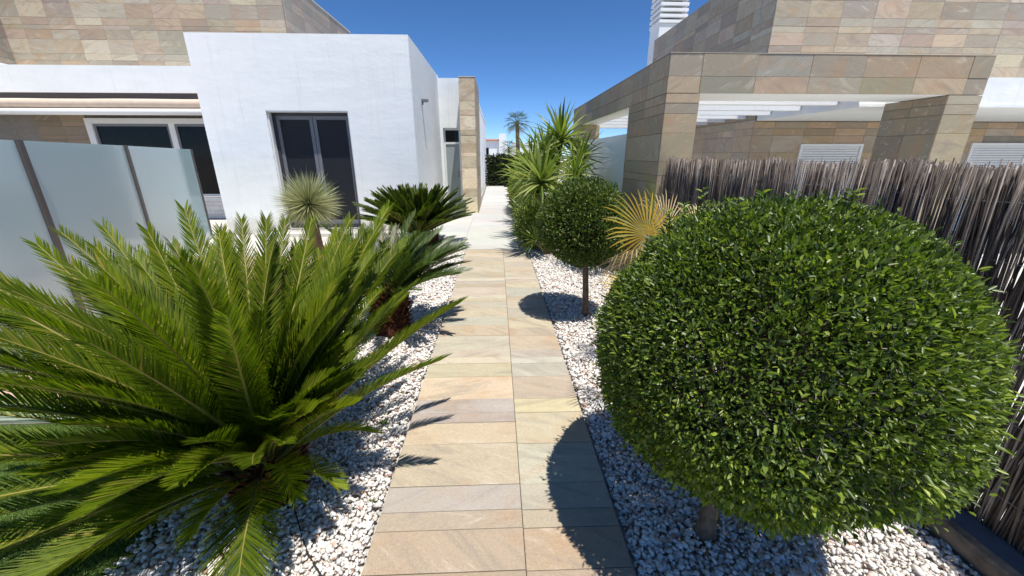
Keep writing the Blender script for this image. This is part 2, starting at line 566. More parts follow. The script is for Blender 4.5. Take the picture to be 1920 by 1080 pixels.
LEAF_S = np.array([[0, 0, 0], [.30, .42, .10], [.30, -.42, .10], [.38, 0, -.02], [.72, .36, .06], [.72, -.36, .06], [1, 0, -.06]])
LEAF_F = np.array([[0, 3, 1], [0, 2, 3], [1, 3, 4], [2, 5, 3], [3, 6, 4], [3, 5, 6]])
def leaves_mesh(name, P, D, Nn, L, W, m, shape=LEAF_S, faces=LEAF_F, origin=(0, 0, 0)):
    D, S, Nn = frames(D, Nn)
    k = len(shape)
    V = (P[:, None, :] + D[:, None, :] * (shape[None, :, 0, None] * L[:, None, None])
         + S[:, None, :] * (shape[None, :, 1, None] * W[:, None, None])
         + Nn[:, None, :] * (shape[None, :, 2, None] * L[:, None, None])) - np.array(origin)
    Fc = (faces[None] + (np.arange(len(P)) * k)[:, None, None]).reshape(-1, faces.shape[1])
    return new_mesh(name, V.reshape(-1, 3), Fc, (m,))

def unit(a):
    return a / (np.linalg.norm(a, axis=-1, keepdims=True) + 1e-9)

# ------------------------------------------------------------------ setting: ground
def sheet(name, x0, x1, y0, y1, z, m):
    return structure(name, new_mesh(name, [(x0, y0, z), (x1, y0, z), (x1, y1, z), (x0, y1, z)], [(0, 1, 2, 3)], (m,)))
sheet('ground', -400, 400, -300, 600, -.06, M_GROUND)
sheet('garden_bed', -8, 2.0, -1.5, 8.4, -.045, M_SOIL)

# stone path: each slab is a piece
path = boxes('path', [(-.545, .525, -1.0, 6.70, -.07, -.012)], M_CORE, None, kind='structure')
LY = [-.9, -.62, -.40, -.12, .15, .36, .62, .946, 1.105, 1.291, 1.387, 1.533, 1.83, 2.015, 2.11, 2.259, 2.542, 2.735, 2.838, 2.957, 3.239, 3.469, 3.679, 3.929, 4.127, 4.209, 4.33, 4.63, 4.75, 4.893, 5.01, 5.30, 5.624, 5.871, 6.138, 6.428, 6.70]
RY = [-.9, -.62, -.40, -.12, .15, .36, .62, .933, 1.10, 1.286, 1.38, 1.53, 1.82, 2.10, 2.25, 2.53, 2.72, 2.82, 2.945, 3.22, 3.40, 3.64, 3.90, 4.165, 4.27, 4.58, 4.82, 4.956, 5.26, 5.563, 5.808, 6.12, 6.36, 6.70]
LC = {7: (.48, .38, .28), 8: (.49, .385, .285), 9: (.48, .405, .30), 10: (.43, .385, .32), 11: (.50, .41, .30), 12: (.53, .45, .32), 13: (.42, .36, .31), 14: (.41, .365, .31), 15: (.54, .455, .31), 16: (.52, .445, .32), 17: (.55, .49, .36)}
RC = {7: (.48, .375, .28), 8: (.50, .385, .28), 9: (.50, .42, .31), 10: (.45, .40, .32), 11: (.48, .44, .34), 12: (.50, .44, .32), 13: (.54, .455, .30), 14: (.47, .38, .30), 15: (.46, .42, .34), 16: (.55, .51, .42), 17: (.41, .35, .29), 18: (.46, .37, .28)}
AXF = ((1, 0, 0), (0, 1, 0), (0, 0, 1))
prev = None
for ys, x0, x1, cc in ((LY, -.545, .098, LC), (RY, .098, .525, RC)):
    for k in range(len(ys) - 1):
        c = cc.get(k)
        if c is None:
            c = rnd.choice(PAL_PATH)
            while c == prev:
                c = rnd.choice(PAL_PATH)
        prev = c
        w, h = x1 - x0 - .003, ys[k + 1] - ys[k] - .003
        z = rnd.uniform(-.001, .001)
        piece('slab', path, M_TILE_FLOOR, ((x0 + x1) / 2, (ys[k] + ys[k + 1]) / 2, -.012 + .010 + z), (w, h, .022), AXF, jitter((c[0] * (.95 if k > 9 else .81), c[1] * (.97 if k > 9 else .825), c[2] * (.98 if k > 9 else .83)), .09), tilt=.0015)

# pale pavement beyond
pale = boxes('pavement', [(-1.6, .40, 6.716, 22, -.08, -.014), (-4.0, -1.6, 8.0, 8.42, -.08, -.014)], M_CORE, None, kind='structure')
m_pal = [(.52, .51, .475), (.50, .49, .46), (.54, .53, .49), (.51, .505, .48)]
def pale_material():
    m, nt, b = mat("pale_porcelain_slab", (.6, .6, .6), .6, .35)
    oi = N(nt, 'ShaderNodeObjectInfo')
    geo = N(nt, 'ShaderNodeNewGeometry')
    mp = N(nt, 'ShaderNodeMapping')
    mp.inputs['Scale'].default_value = (2, 14, 2)
    nt.links.new(geo.outputs['Position'], mp.inputs['Vector'])
    n = N(nt, 'ShaderNodeTexNoise', i_Scale=1.5, i_Detail=5)
    nt.links.new(mp.outputs[0], n.inputs['Vector'])
    nt.links.new(mixc(nt, 1, oi.outputs['Color'], ramp(nt, n.outputs[0], [(.3, (.90, .90, .89)), (.7, (1.06, 1.06, 1.06))]), 'MULTIPLY'), b.inputs['Base Color'])
    return m
M_PALESLAB = pale_material()
y = 6.72
first = True
while y < 21.9:
    d = .45 if not first else .30
    first = False
    y2 = min(y + d, 21.98)
    xs = [-.95 if y < 7.9 else -1.6, -.62, .40]
    if y > 11.2:
        xs = [-.52, .40]
    for a, b_ in zip(xs, xs[1:]):
        piece('paver', pale, M_PALESLAB, ((a + b_) / 2, (y + y2) / 2, -.002), (b_ - a - .004, y2 - y - .004, .022), AXF, jitter(rnd.choice(m_pal), .03))
    y = y2
for k in range(3):
    piece('paver', pale, M_PALESLAB, (-1.28, 11.37 + .3 * k, -.002), (.64, .296, .022), AXF, jitter(rnd.choice(m_pal), .03))

# terrace left: terracotta pavers and slate edging, turf base
terr = boxes('terrace', [(-9.5, -1.58, 2.36, 10.6, -.08, -.012)], M_PALE, None, kind='structure')
yy = 2.36
r_ = 0
while yy < 6.0:
    xx = -6.8 + (r_ % 2) * .2
    while xx < -1.62:
        x2 = min(xx + .4, -1.58)
        piece('paver', terr, M_TERRA, ((xx + x2) / 2, yy + .2, -.001), (x2 - xx - .006, .394, .022), AXF, (.5, .3, .2))
        xx = x2
    yy += .4
    r_ += 1
edge = boxes('edging_strip', [(-9.5, -1.58, 2.14, 2.355, -.08, -.014)], M_CORE, None, kind='structure')
xx = -5.2
while xx < -1.62:
    x2 = min(xx + .5, -1.58)
    piece('slate_slab', edge, M_GREENSLAB, ((xx + x2) / 2, 2.247, -.002), (x2 - xx - .006, .205, .024), AXF, (.3, .35, .28))
    xx = x2
sheet('turf_base', -9.5, -1.50, -1.5, 2.135, -.02, simple("turf_backing", (.07, .12, .03), .95, .05, 60, .3))
sheet('neighbour_terrace', 2.06, 14, -3, 7.8, -.02, M_PALE)

# turf blades
n = 60000
P = np.stack([NR.uniform(-3.6, -1.5, n), NR.uniform(.75, 2.13, n), np.full(n, -.02)], 1)
D = unit(np.stack([NR.normal(0, .45, n), NR.normal(0, .45, n), np.ones(n)], 1))
Nn = unit(NR.normal(size=(n, 3)))
BL_S = np.array([[0, .5, 0], [0, -.5, 0], [1, 0, .1]])
BL_F = np.array([[0, 1, 2]])
link('turf', leaves_mesh('turf', P, D, Nn, NR.uniform(.018, .034, n), np.full(n, .0028), M_TURF, BL_S, BL_F), None, (0, 0, 0), kind='stuff',
     label='green artificial turf with short curled blades beside the gravel bed', category='turf')

# gravel ---------------------------------------------------------------
import bmesh
def chip_variants(nv=14):
    out = []
    for k in range(nv):
        bm = bmesh.new()
        bmesh.ops.create_icosphere(bm, subdivisions=1, radius=1)
        # cut the ball with random planes: an angular chip
        for _ in range(7):
            d = Vector((rnd.gauss(0, 1), rnd.gauss(0, 1), rnd.gauss(0, 1))).normalized()
            c = rnd.uniform(.52, .8)
            for v in bm.verts:
                e = v.co.dot(d) - c
                if e > 0:
                    v.co -= d * e
        sx, sy, sz = rnd.uniform(.85, 1.25), rnd.uniform(.65, .9), rnd.uniform(.42, .65)
        V = np.array([[v.co.x * sx, v.co.y * sy, v.co.z * sz] for v in bm.verts])
        Fc = np.array([[v.index for v in f.verts] for f in bm.faces])
        bm.free()
        out.append((V, Fc))
    return out
CHIPS = chip_variants()

def gravel(name, regions, parent=None, **props):
    allV, allF, base = [], [], 0
    for (x0, x1, y0, y1, dens, size, zl) in regions:
        n = int((x1 - x0) * (y1 - y0) * dens)
        P = np.stack([NR.uniform(x0, x1, n), NR.uniform(y0, y1, n), NR.uniform(-.03, zl, n) + NR.normal(0, .002, n)], 1)
        s = size * NR.lognormal(0, .28, n)
        yaw = NR.uniform(0, 2 * np.pi, n)
        tx, ty = NR.normal(0, .45, n), NR.normal(0, .45, n)
        var = NR.integers(0, len(CHIPS), n)
        cz, sz = np.cos(yaw), np.sin(yaw)
        cx, sx = np.cos(tx), np.sin(tx)
        cy, sy = np.cos(ty), np.sin(ty)
        Rz = np.zeros((n, 3, 3)); Rz[:, 0, 0] = cz; Rz[:, 0, 1] = -sz; Rz[:, 1, 0] = sz; Rz[:, 1, 1] = cz; Rz[:, 2, 2] = 1
        Rx = np.zeros((n, 3, 3)); Rx[:, 0, 0] = 1; Rx[:, 1, 1] = cx; Rx[:, 1, 2] = -sx; Rx[:, 2, 1] = sx; Rx[:, 2, 2] = cx
        Ry = np.zeros((n, 3, 3)); Ry[:, 1, 1] = 1; Ry[:, 0, 0] = cy; Ry[:, 0, 2] = sy; Ry[:, 2, 0] = -sy; Ry[:, 2, 2] = cy
        A = Rx @ Ry @ Rz
        for v in range(len(CHIPS)):
            idx = np.where(var == v)[0]
            V, Fc = CHIPS[v]
            W = np.einsum('nij,kj->nki', A[idx], V) * s[idx][:, None, None] + P[idx][:, None, :]
            allV.append(W.reshape(-1, 3))
            allF.append((Fc[None] + (base + np.arange(len(idx)) * len(V))[:, None, None]).reshape(-1, 3))
            base += len(idx) * len(V)
    me = new_mesh(name, np.concatenate(allV), np.concatenate(allF), (M_PEBBLE,))
    return link(name, me, parent, None, kind='stuff', **props)

gravel('gravel', [(-1.56, -.565, .75, 2.2, 7200, .0125, .004), (-1.56, -.565, 2.2, 4.0, 5000, .0140, .003), (-1.6, -.565, 4.0, 6.72, 3000, .017, .002), (-.60, -.53, .75, 6.6, 46, .010, .012),
                  (-4.4, -1.55, 5.9, 7.95, 1300, .022, .002), (-1.6, -.96, 6.7, 7.95, 2200, .018, .002)],
       label='white marble gravel in the bed under the cycads left of the path', category='gravel')
gravel('gravel', [(.545, 1.88, .75, 2.2, 7200, .0125, .004), (.545, 1.98, 2.2, 4.4, 4600, .0145, .003), (.54, 1.9, 4.4, 7.2, 2900, .017, .002), (.50, .56, .75, 6.6, 40, .010, .012),
                  (.41, 1.9, 6.72, 10, 1000, .024, .002)],
       label='white marble gravel in the bed under the clipped round trees right of the path', category='gravel')
sheet('bed_beyond', .41, 1.9, 8.4, 21.5, -.04, simple("pale_bed", (.6, .58, .54), .95, .05, 30, .2))

# kerb under the brushwood fence
def kerb():
    t = thing('kerb', 'low weathered kerb under the brushwood fence with a flat top coloured dark for the fence shadow', 'kerb', (1.93, 3, -.05))
    for k, (a, b_) in enumerate([(-.6, .42), (.425, 1.40), (1.405, 2.4), (2.405, 3.4), (3.405, 4.4), (4.405, 4.75)]):
        V, Fc = [], []
        segs = 8
        prof = [(1.885, -.05), (1.872, .03), (1.875, .055), (1.888, .078), (1.91, .09), (2.035, .092), (2.035, -.05)]
        for i in range(segs + 1):
            y_ = a + (b_ - a) * i / segs
            for j, (px, pz) in enumerate(prof):
                jx = rnd.gauss(0, .003) if 0 < j < 5 and 0 < i < segs else 0
                jz = rnd.gauss(0, .0022) if 1 < j < 5 and 0 < i < segs else 0
                V.append((px + jx, y_, pz + jz))
        np_ = len(prof)
        mi = []
        for i in range(segs):
            for j in range(np_):
                j2 = (j + 1) % np_
                Fc.append((i * np_ + j, (i + 1) * np_ + j, (i + 1) * np_ + j2, i * np_ + j2))
                mi.append(1 if j == 4 else 0)
        Fc.append(tuple(range(np_))); mi.append(0)
        Fc.append(tuple(segs * np_ + j for j in range(np_))[::-1]); mi.append(0)
        me = new_mesh('kerb_stone', V, Fc, (M_KERB, M_KERBTOP), mi=mi)
        link('kerb_stone', me, t, (0, 0, 0))
kerb()

# ------------------------------------------------------------------ left house
LH = thing('white_house', 'white flat roofed house with stone clad upper storey left of the path', 'house', (-3.6, 10, 0))
# white block with door opening
def wall_with_hole(name, x0, x1, y0, y1, z0, z1, hx0, hx1, hz0, hz1, m, parent):
    lst = [(x0, hx0, y0, y1, z0, z1), (hx1, x1, y0, y1, z0, z1), (hx0, hx1, y0, y1, hz1, z1)]
    if hz0 > z0:
        lst.append((hx0, hx1, y0, y1, z0, hz0))
    V, Fc = [], []
    org = Vector(((x0 + x1) / 2, y0, z0))
    # front and back faces as a clean ring so that no seams show
    xs = [x0, hx0, hx1, x1]
    zs = [z0, hz0, hz1, z1] if hz0 > z0 else [z0, hz1, z1]
    hole_row = 1 if hz0 > z0 else 0
    idx = {}
    for s, yv in enumerate((y0, y1)):
        for i, xv in enumerate(xs):
            for j, zv in enumerate(zs):
                idx[s, i, j] = len(V)
                V.append((xv - org.x, yv - org.y, zv - org.z))
    nz = len(zs)
    for i in range(3):
        for j in range(nz - 1):
            if i == 1 and j == hole_row:
                continue
            Fc.append((idx[0, i, j], idx[0, i + 1, j], idx[0, i + 1, j + 1], idx[0, i, j + 1]))
            Fc.append((idx[1, i, j], idx[1, i, j + 1], idx[1, i + 1, j + 1], idx[1, i + 1, j]))
    for j in range(nz - 1):
        Fc.append((idx[0, 0, j], idx[0, 0, j + 1], idx[1, 0, j + 1], idx[1, 0, j]))
        Fc.append((idx[0, 3, j], idx[1, 3, j], idx[1, 3, j + 1], idx[0, 3, j + 1]))
    for i in range(3):
        Fc.append((idx[0, i, nz - 1], idx[0, i + 1, nz - 1], idx[1, i + 1, nz - 1], idx[1, i, nz - 1]))
    h = hole_row
    Fc.append((idx[0, 1, h], idx[0, 1, h + 1], idx[1, 1, h + 1], idx[1, 1, h]))
    Fc.append((idx[0, 2, h], idx[1, 2, h], idx[1, 2, h + 1], idx[0, 2, h + 1]))
    Fc.append((idx[0, 1, h + 1], idx[0, 2, h + 1], idx[1, 2, h + 1], idx[1, 1, h + 1]))
    if hz0 > z0:
        Fc.append((idx[0, 1, h], idx[1, 1, h], idx[1, 2, h], idx[0, 2, h]))
    return link(name, new_mesh(name, V, Fc, (m,)), parent, org)

wall_with_hole('wall', -5.62, -1.60, 8.40, 8.66, 0, 3.67, -4.42, -2.86, .08, 2.38, M_PLASTER, LH)
boxes('wall', [(-1.86, -1.60, 8.662, 12.30, 0, 3.67)], M_PLASTER, LH)
boxes('wall', [(-5.62, -5.36, 8.662, 12.30, 0, 3.67)], M_PLASTER, LH)
boxes('roof', [(-5.36, -1.86, 8.662, 12.30, 3.30, 3.45)], M_PLASTER, LH)
boxes('inner_wall', [(-4.6, -2.6, 9.6, 9.7, 0, 3.3)], M_DARKROOM, LH)
# glazed door with dark screens
def glazed_door(parent):
    d = boxes('door', [(-4.42, -4.36, 8.590, 8.650, .10, 2.38), (-2.92, -2.86, 8.590, 8.650, .10, 2.38), (-4.36, -2.92, 8.590, 8.650, 2.31, 2.38), (-4.36, -2.92, 8.590, 8.650, .10, .16)], M_DARKFRAME, parent)
    for a, b_ in ((-4.355, -3.645), (-3.635, -2.925)):
        s = .065
        fr = boxes('leaf_frame', [(a, a + s, 8.605, 8.645, .165, 2.305), (b_ - s, b_, 8.605, 8.645, .165, 2.305), (a + s, b_ - s, 8.605, 8.645, 2.235, 2.305), (a + s, b_ - s, 8.605, 8.645, .165, .25)], M_DFRAME, d)
        boxes('screen', [(a + s, b_ - s, 8.625, 8.635, .25, 2.235)], M_SCREEN, d)
    boxes('handle', [(-3.60, -3.585, 8.560, 8.602, 1.10, 1.26)], M_ALU, d)
    return d
glazed_door(LH)
boxes('shutter_box', [(-4.42, -2.86, 8.42, 8.498, 2.352, 2.378)], M_WFRAME, LH)
boxes('guide_rail', [(-4.418, -4.395, 8.44, 8.495, .10, 2.35)], M_WFRAME, LH)
boxes('guide_rail', [(-2.885, -2.862, 8.44, 8.495, .10, 2.35)], M_WFRAME, LH)
boxes('door_sill', [(-4.48, -2.80, 8.30, 8.52, 0, .08)], M_PALE, LH)
boxes('step', [(-4.9, -1.62, 8.02, 8.298, -.01, .06)], M_PALE, LH)
# skirting line at the base
boxes('plinth', [(-5.62, -4.5, 8.385, 8.399, 0, .09), (-2.79, -1.59, 8.385, 8.399, 0, .09)], M_PALE, LH)

# recess wall behind the block towards the path, with the pale entrance door
wall_with_hole('wall', -1.598, -.97, 12.20, 12.42, 0, 3.60, -1.52, -1.03, .02, 2.32, M_PLASTER, LH)
ed = boxes('entrance_door', [(-1.52, -1.47, 12.30, 12.36, .02, 2.32), (-1.08, -1.03, 12.30, 12.36, .02, 2.32), (-1.47, -1.08, 12.30, 12.36, 2.26, 2.32), (-1.47, -1.08, 12.30, 12.36, 1.88, 1.94)], M_WFRAME, LH)
boxes('door_panel', [(-1.47, -1.08, 12.32, 12.35, .02, 1.88)], M_DOOR, ed)
boxes('pane', [(-1.47, -1.08, 12.32, 12.34, 1.94, 2.26)], M_GLASSDARK, ed)
boxes('handle', [(-1.15, -1.135, 12.27, 12.318, .95, 1.12)], M_ALU, ed)

# stone pier on the path side
pier = boxes('pier', [(-.95, -.54, 11.36, 13.58, 0, 3.46)], M_CORE, LH)
ZP = rows_down(3.48, 0, [.26, .30, .22, .13, .36, .13, .20, .24, .10, .30])
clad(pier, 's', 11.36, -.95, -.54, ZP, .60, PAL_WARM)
clad(pier, 'e', -.54, 11.34, 13.58, ZP, .60, PAL_PORTAL)  # same stone as the front, its shade put into a darker palette
boxes('pier_cap', [(-.955, -.515, 11.33, 13.58, 3.482, 3.50)], M_PALE, LH)

# upper storey of the left house
up = boxes('upper_storey', [(-14.5, -4.96, 11.03, 15.6, 3.3, 5.50)], M_CORE, LH)
ZU = [3.40, 3.60, 3.72, 3.86, 4.16, 4.36, 4.45, 4.60, 4.89, 5.09, 5.29, 5.52]
clad(up, 's', 11.03, -11.41, -4.96, ZU, .60, PAL_WALL, off=.15)
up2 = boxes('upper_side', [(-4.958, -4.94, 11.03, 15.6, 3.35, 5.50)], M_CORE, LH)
clad(up2, 'e', -4.94, 11.02, 15.6, ZU, .60, [(.33, .29, .25), (.36, .32, .28), (.30, .27, .25), (.38, .33, .28)], off=.2)  # darker than the front slabs: side shade put into the colour
boxes('parapet_cap', [(-11.4, -4.90, 10.99, 15.62, 5.525, 5.55)], M_PALE, LH)
wing = boxes('upper_wing', [(-14.5, -11.42, 5.5, 11.028, 3.58, 5.50)], M_CORE, LH)
clad(wing, 'e', -11.42, 5.5, 11.03, ZU[1:], .60, [(.27, .24, .22), (.30, .27, .25), (.24, .22, .20)])  # dark palette paints the shade of this east face
boxes('wing_cap', [(-14.5, -11.34, 5.5, 11.0, 3.44, 3.578)], M_PLASTER, LH)
# white band over the recess
boxes('fascia', [(-14.5, -5.64, 10.0, 10.98, 2.89, 3.43)], M_PLASTER, LH)
boxes('soffit', [(-14.5, -5.64, 10.05, 10.78, 2.72, 2.888)], M_DARKMETAL, LH)
# recessed facade
fac = boxes('facade', [(-9.98, -9.90, 10.80, 10.86, 0, 2.71), (-14.5, -11.2, 10.84, 10.9, 0, 2.71), (-9.90, -5.64, 10.80, 10.86, 2.43, 2.90), (-11.199, -9.985, 10.82, 10.86, 0, 2.90)], M_CORE, LH)
boxes('recess_ceiling', [(-14.5, -5.64, 10.865, 11.02, 2.72, 3.40)], M_PLASTER, LH)
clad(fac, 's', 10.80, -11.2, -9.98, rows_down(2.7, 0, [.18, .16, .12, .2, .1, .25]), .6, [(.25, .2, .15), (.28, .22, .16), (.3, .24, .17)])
wf = boxes('window', [(-9.95, -9.80, 10.66, 10.78, 0.56, 2.42), (-9.80, -5.64, 10.66, 10.78, 2.30, 2.42), (-8.02, -7.88, 10.69, 10.77, .60, 2.30), (-9.80, -5.64, 10.66, 10.78, .56, .62)], M_WFRAME, LH)
for a, b_ in ((-9.8, -8.02), (-7.88, -5.64)):
    s = .05
    boxes('sash', [(a, a + s, 10.70, 10.76, .62, 2.30), (b_ - s, b_, 10.70, 10.76, .62, 2.30), (a + s, b_ - s, 10.70, 10.76, 2.24, 2.30)], M_DFRAME, wf)
    boxes('pane', [(a + s, b_ - s, 10.725, 10.735, .62, 2.24)], M_GLASSDARK, wf)
sillw = boxes('sill_wall', [(-11.1, -5.64, 10.60, 10.655, 0, .545)], M_CORE, LH)
for r2 in range(5):
    xx = -9.6 + (r2 % 2) * .12
    while xx < -5.7:
        piece('brick', sillw, M_PALESLAB, (xx + .12, 10.592, .055 + .109 * r2), (.236, .104, .016), ((1, 0, 0), (0, 0, 1), (0, -1, 0)), jitter((.62, .60, .58), .08))
        xx += .24
# awning
AW = boxes('awning', [(-14.0, -5.66, 10.02, 10.06, 2.70, 2.76)], M_DARKMETAL, LH)
pts = [(-14.0 + k * .7, 9.93, 2.66 + .004 * math.sin(k * 1.7)) for k in range(13)]
tube('canvas', pts[:-1] + [(-5.66, 9.93, 2.66)], .098, M_AWNING, AW, 16)
tube('front_bar', [(-14, 9.86, 2.485), (-5.66, 9.86, 2.485)], .068, M_WFRAME, AW, 16)

# wing of white house further down the path
LW = thing('garden_building', 'long white rendered building side past the stone pier beside the pale pavement', 'building', (-1.5, 17, 0))
boxes('wall', [(-3.2, -.60, 13.62, 25.0, 0, 3.30)], M_PLASTER, LW)
boxes('parapet_cap', [(-3.22, -.58, 13.60, 25.02, 3.302, 3.335)], M_PLASTER, LW)
boxes('skirting', [(-.598, -.58, 13.62, 25.0, 0, .10)], M_PALE, LW)
boxes('window', [(-.598, -.575, 17.2, 18.0, .3, 2.2)], M_WFRAME, LW)

# wall light on the side wall with its long shadow
WL = thing('wall_light', 'small grey down light high on the white side wall facing the path', 'wall light', (-1.60, 9.4, 2.67))
boxes('back_plate', [(-1.598, -1.585, 9.34, 9.46, 2.60, 2.72)], M_ALU, WL)
boxes('lamp_head', [(-1.584, -1.455, 9.35, 9.45, 2.66, 2.715)], M_DFRAME, WL, bevel=.004)
boxes('arm', [(-1.584, -1.56, 9.385, 9.415, 2.61, 2.658)], M_ALU, WL)

# pot beside the pier
def lathe(name, prof, m, parent, at, seg=28):
    V, Fc = [], []
    for (r, z) in prof:
        for k in range(seg):
            a = 2 * math.pi * k / seg
            V.append((r * math.cos(a), r * math.sin(a), z))
    for i in range(len(prof) - 1):
        for k in range(seg):
            k2 = (k + 1) % seg
            Fc.append((i * seg + k, i * seg + k2, (i + 1) * seg + k2, (i + 1) * seg + k))
    return link(name, new_mesh(name, V, Fc, (m,), smooth=True), parent, at)
PT = thing('plant_pot', 'dark blue grey glazed pot standing on the pavement beside the stone pier', 'pot', (-.98, 10.9, .01))
lathe('bowl', [(0.001, 0), (.10, 0), (.135, .05), (.155, .16), (.15, .27), (.135, .30), (.15, .315), (.15, .335), (.125, .335), (.12, .29), (.001, .28)], M_POT, PT, (-.98, 10.9, .01))
lathe('soil', [(.001, .285), (.118, .292)], M_SOIL, PT, (-.98, 10.9, .018))

# frosted glass fence on the left terrace
GF = thing('glass_fence', 'frosted glass screen with dark bronze posts on the left terrace', 'glass fence', (-4.4, 5, 0))
gp = [(-3.25, 1.75), (-3.84, 3.50), (-4.49, 5.21), (-5.74, 8.03)]
for k, (x, y_) in enumerate(gp):
    a = math.atan2(gp[min(k + 1, 3)][1] - gp[max(k - 1, 0)][1], gp[min(k + 1, 3)][0] - gp[max(k - 1, 0)][0])
    V, Fc = box_vf(-.028, .028, -.028, .028, 0, 1.675)
    o = link('post', new_mesh('post', V, Fc, (M_DARKMETAL,)), GF, (x, y_, 0))
    o.rotation_euler.z = a
for k in range(3):
    a, b_ = Vector((*gp[k], 0)), Vector((*gp[k + 1], 0))
    d = (b_ - a)
    L = d.length
    V, Fc = box_vf(.030, L - .030, -.005, .005, .04, 1.67)
    o = link('panel', new_mesh('panel', V, Fc, (M_FROST,)), GF, (a.x, a.y, 0))
    o.rotation_euler.z = math.atan2(d.y, d.x)
    V, Fc = box_vf(.030, L - .030, -.02, .02, 0, .038)
    o = link('rail', new_mesh('rail', V, Fc, (M_ALU,)), GF, (a.x, a.y, 0))
    o.rotation_euler.z = math.atan2(d.y, d.x)

# ------------------------------------------------------------------ right house
RH = thing('stone_house', 'two storey house clad in tan and grey quartzite slabs on the right', 'house', (7, 10, 0))
HX, HY = 4.88, 7.8
ru = boxes('upper_storey', [(HX, 14, HY, 13.5, 2.56, 4.84)], M_CORE, RH)
ZR = [2.56, 2.80, 2.93, 3.10, 3.31, 3.41, 3.61, 3.71, 3.84, 4.10, 4.36, 4.46, 4.66, 4.86]
clad(ru, 's', HY, HX - .02, 14, ZR, .60, PAL_WALL)
rs = boxes('upper_side', [(HX - .004, HX - .002, HY + .005, 13.5, 2.2, 4.84)], M_CORE, RH)
clad(rs, 'w', HX - .004, HY, 13.5, [2.2, 2.35] + ZR, .60, PAL_WALL)
boxes('parapet_cap', [(HX - .03, 14, HY - .03, 13.52, 4.862, 4.875)], M_CAP, RH)
gf = boxes('ground_floor', [(HX, 14, HY + .01, 13.5, 0, 2.558)], M_CORE, RH)
clad(gf, 's', HY + .01, HX - .02, 14, [0, .2, .5, .8, 1.0, 1.24, 1.37, 1.62, 1.92, 2.05, 2.165], .60, [(.36, .28, .20), (.40, .31, .21), (.34, .29, .23), (.38, .33, .28)], off=.2,
     holes=((5.84, 7.06, 0, 1.77), (9.25, 10.45, 0, 1.8)))
gw = boxes('ground_floor_side', [(HX - .004, HX - .002, HY + .02, 13.5, 0, 2.19)], M_CORE, RH)
clad(gw, 'w', HX - .004, HY, 13.5, [0, .2, .5, .8, 1.0, 1.24, 1.37, 1.62, 1.92, 2.05, 2.195], .60, PAL_WALL)
# roof slab projecting south
boxes('canopy', [(HX, 14, 5.60, HY - .03, 2.175, 2.545)], M_PLASTER, RH)
boxes('canopy_drip', [(HX + .0, 14, 5.585, 5.598, 2.18, 2.215)], M_PLASTER, RH)
def shutter(x0, x1, ztop):
    y0 = HY - .045
    fr = boxes('shutter', [(x0 - .05, x0, y0, y0 + .05, 0, ztop + .05), (x1, x1 + .05, y0, y0 + .05, 0, ztop + .05), (x0, x1, y0, y0 + .05, ztop, ztop + .05)], M_WFRAME, RH)
    z = ztop
    while z > .1:
        boxes('slat', [(x0, x1, y0 + .018, y0 + .032, z - .041, z - .003)], M_SHUTTER, fr, bevel=.004)
        z -= .045
shutter(5.88, 7.02, 1.72)
shutter(9.30, 10.40, 1.74)
# window pier right
boxes('wall_spot', [(7.62, 7.86, 5.50, 5.584, 2.06, 2.16)], M_BLACK, RH)
# chimney
ch = boxes('chimney', [(5.0, 5.8, 13.62, 14.4, 2.5, 5.36)], M_PLASTER, RH)
boxes('flue', [(5.12, 5.68, 13.74, 14.28, 5.362, 6.6)], M_DARKROOM, ch)
for k in range(8):
    boxes('louvre', [(4.97, 5.83, 13.59, 14.43, 5.37 + .15 * k, 5.455 + .15 * k)], M_PLASTER, ch, bevel=.006)

# ------------------------------------------------------------------ pergola
PG = thing('stone_pergola', 'stone clad pergola frame with white slats in front of the right house', 'pergola', (3.8, 6, 0))
def trow():
    return [0, .22, .50, .80, 1.04, 1.24, 1.33, 1.49, 1.80, 2.01, 2.12, 2.215]
core_z = 2.215
lp = boxes('pillar', [(1.94, 2.29, 4.82, 6.10, 0, core_z)], M_CORE, PG)
clad(lp, 's', 4.82, 1.92, 2.31, trow(), .60, PAL_PORTAL)
clad(lp, 'w', 1.94, 4.82, 6.10, trow(), .62, PAL_PORTAL, off=-.0)
clad(lp, 'e', 2.29, 4.82, 6.10, trow(), .62, PAL_PORTAL)
rp = boxes('pillar', [(5.25, 5.62, 4.82, 5.60, 0, core_z)], M_CORE, PG)
clad(rp, 's', 4.82, 5.23, 5.64, trow(), .60, PAL_PORTAL + PAL_WALL[:3])
clad(rp, 'w', 5.25, 4.82, 5.58, trow(), .50, [(.27, .24, .19), (.30, .26, .21), (.25, .23, .19)], off=.12)  # shade of the inner side put into darker slab colours
clad(rp, 'e', 5.62, 4.82, 5.58, trow(), .50, PAL_PORTAL)
fp = boxes('pillar', [(1.94, 2.33, 9.50, 10.40, 0, core_z)], M_CORE, PG)
clad(fp, 's', 9.50, 1.92, 2.35, trow(), .60, PAL_PORTAL)
clad(fp, 'w', 1.94, 9.50, 10.40, trow(), .60, PAL_PORTAL)
bs = boxes('front_beam', [(1.94, 5.62, 4.82, 5.42, 2.22, 2.60)], M_PLASTER, PG)
clad(bs, 's', 4.82, 1.92, 5.64, [2.222, 2.39, 2.615], .62, PAL_PORTAL + [(.36, .35, .31), (.31, .29, .23)], off=.25)
clad(bs, 'e', 5.62, 4.82, 5.42, [2.222, 2.39, 2.615], .62, PAL_PORTAL)
sb = boxes('side_beam', [(1.94, 2.29, 5.422, 10.40, 2.22, 2.60)], M_PLASTER, PG)
clad(sb, 'w', 1.94, 4.82, 10.40, [2.222, 2.39, 2.615], .60, PAL_PORTAL + [(.30, .27, .24)])
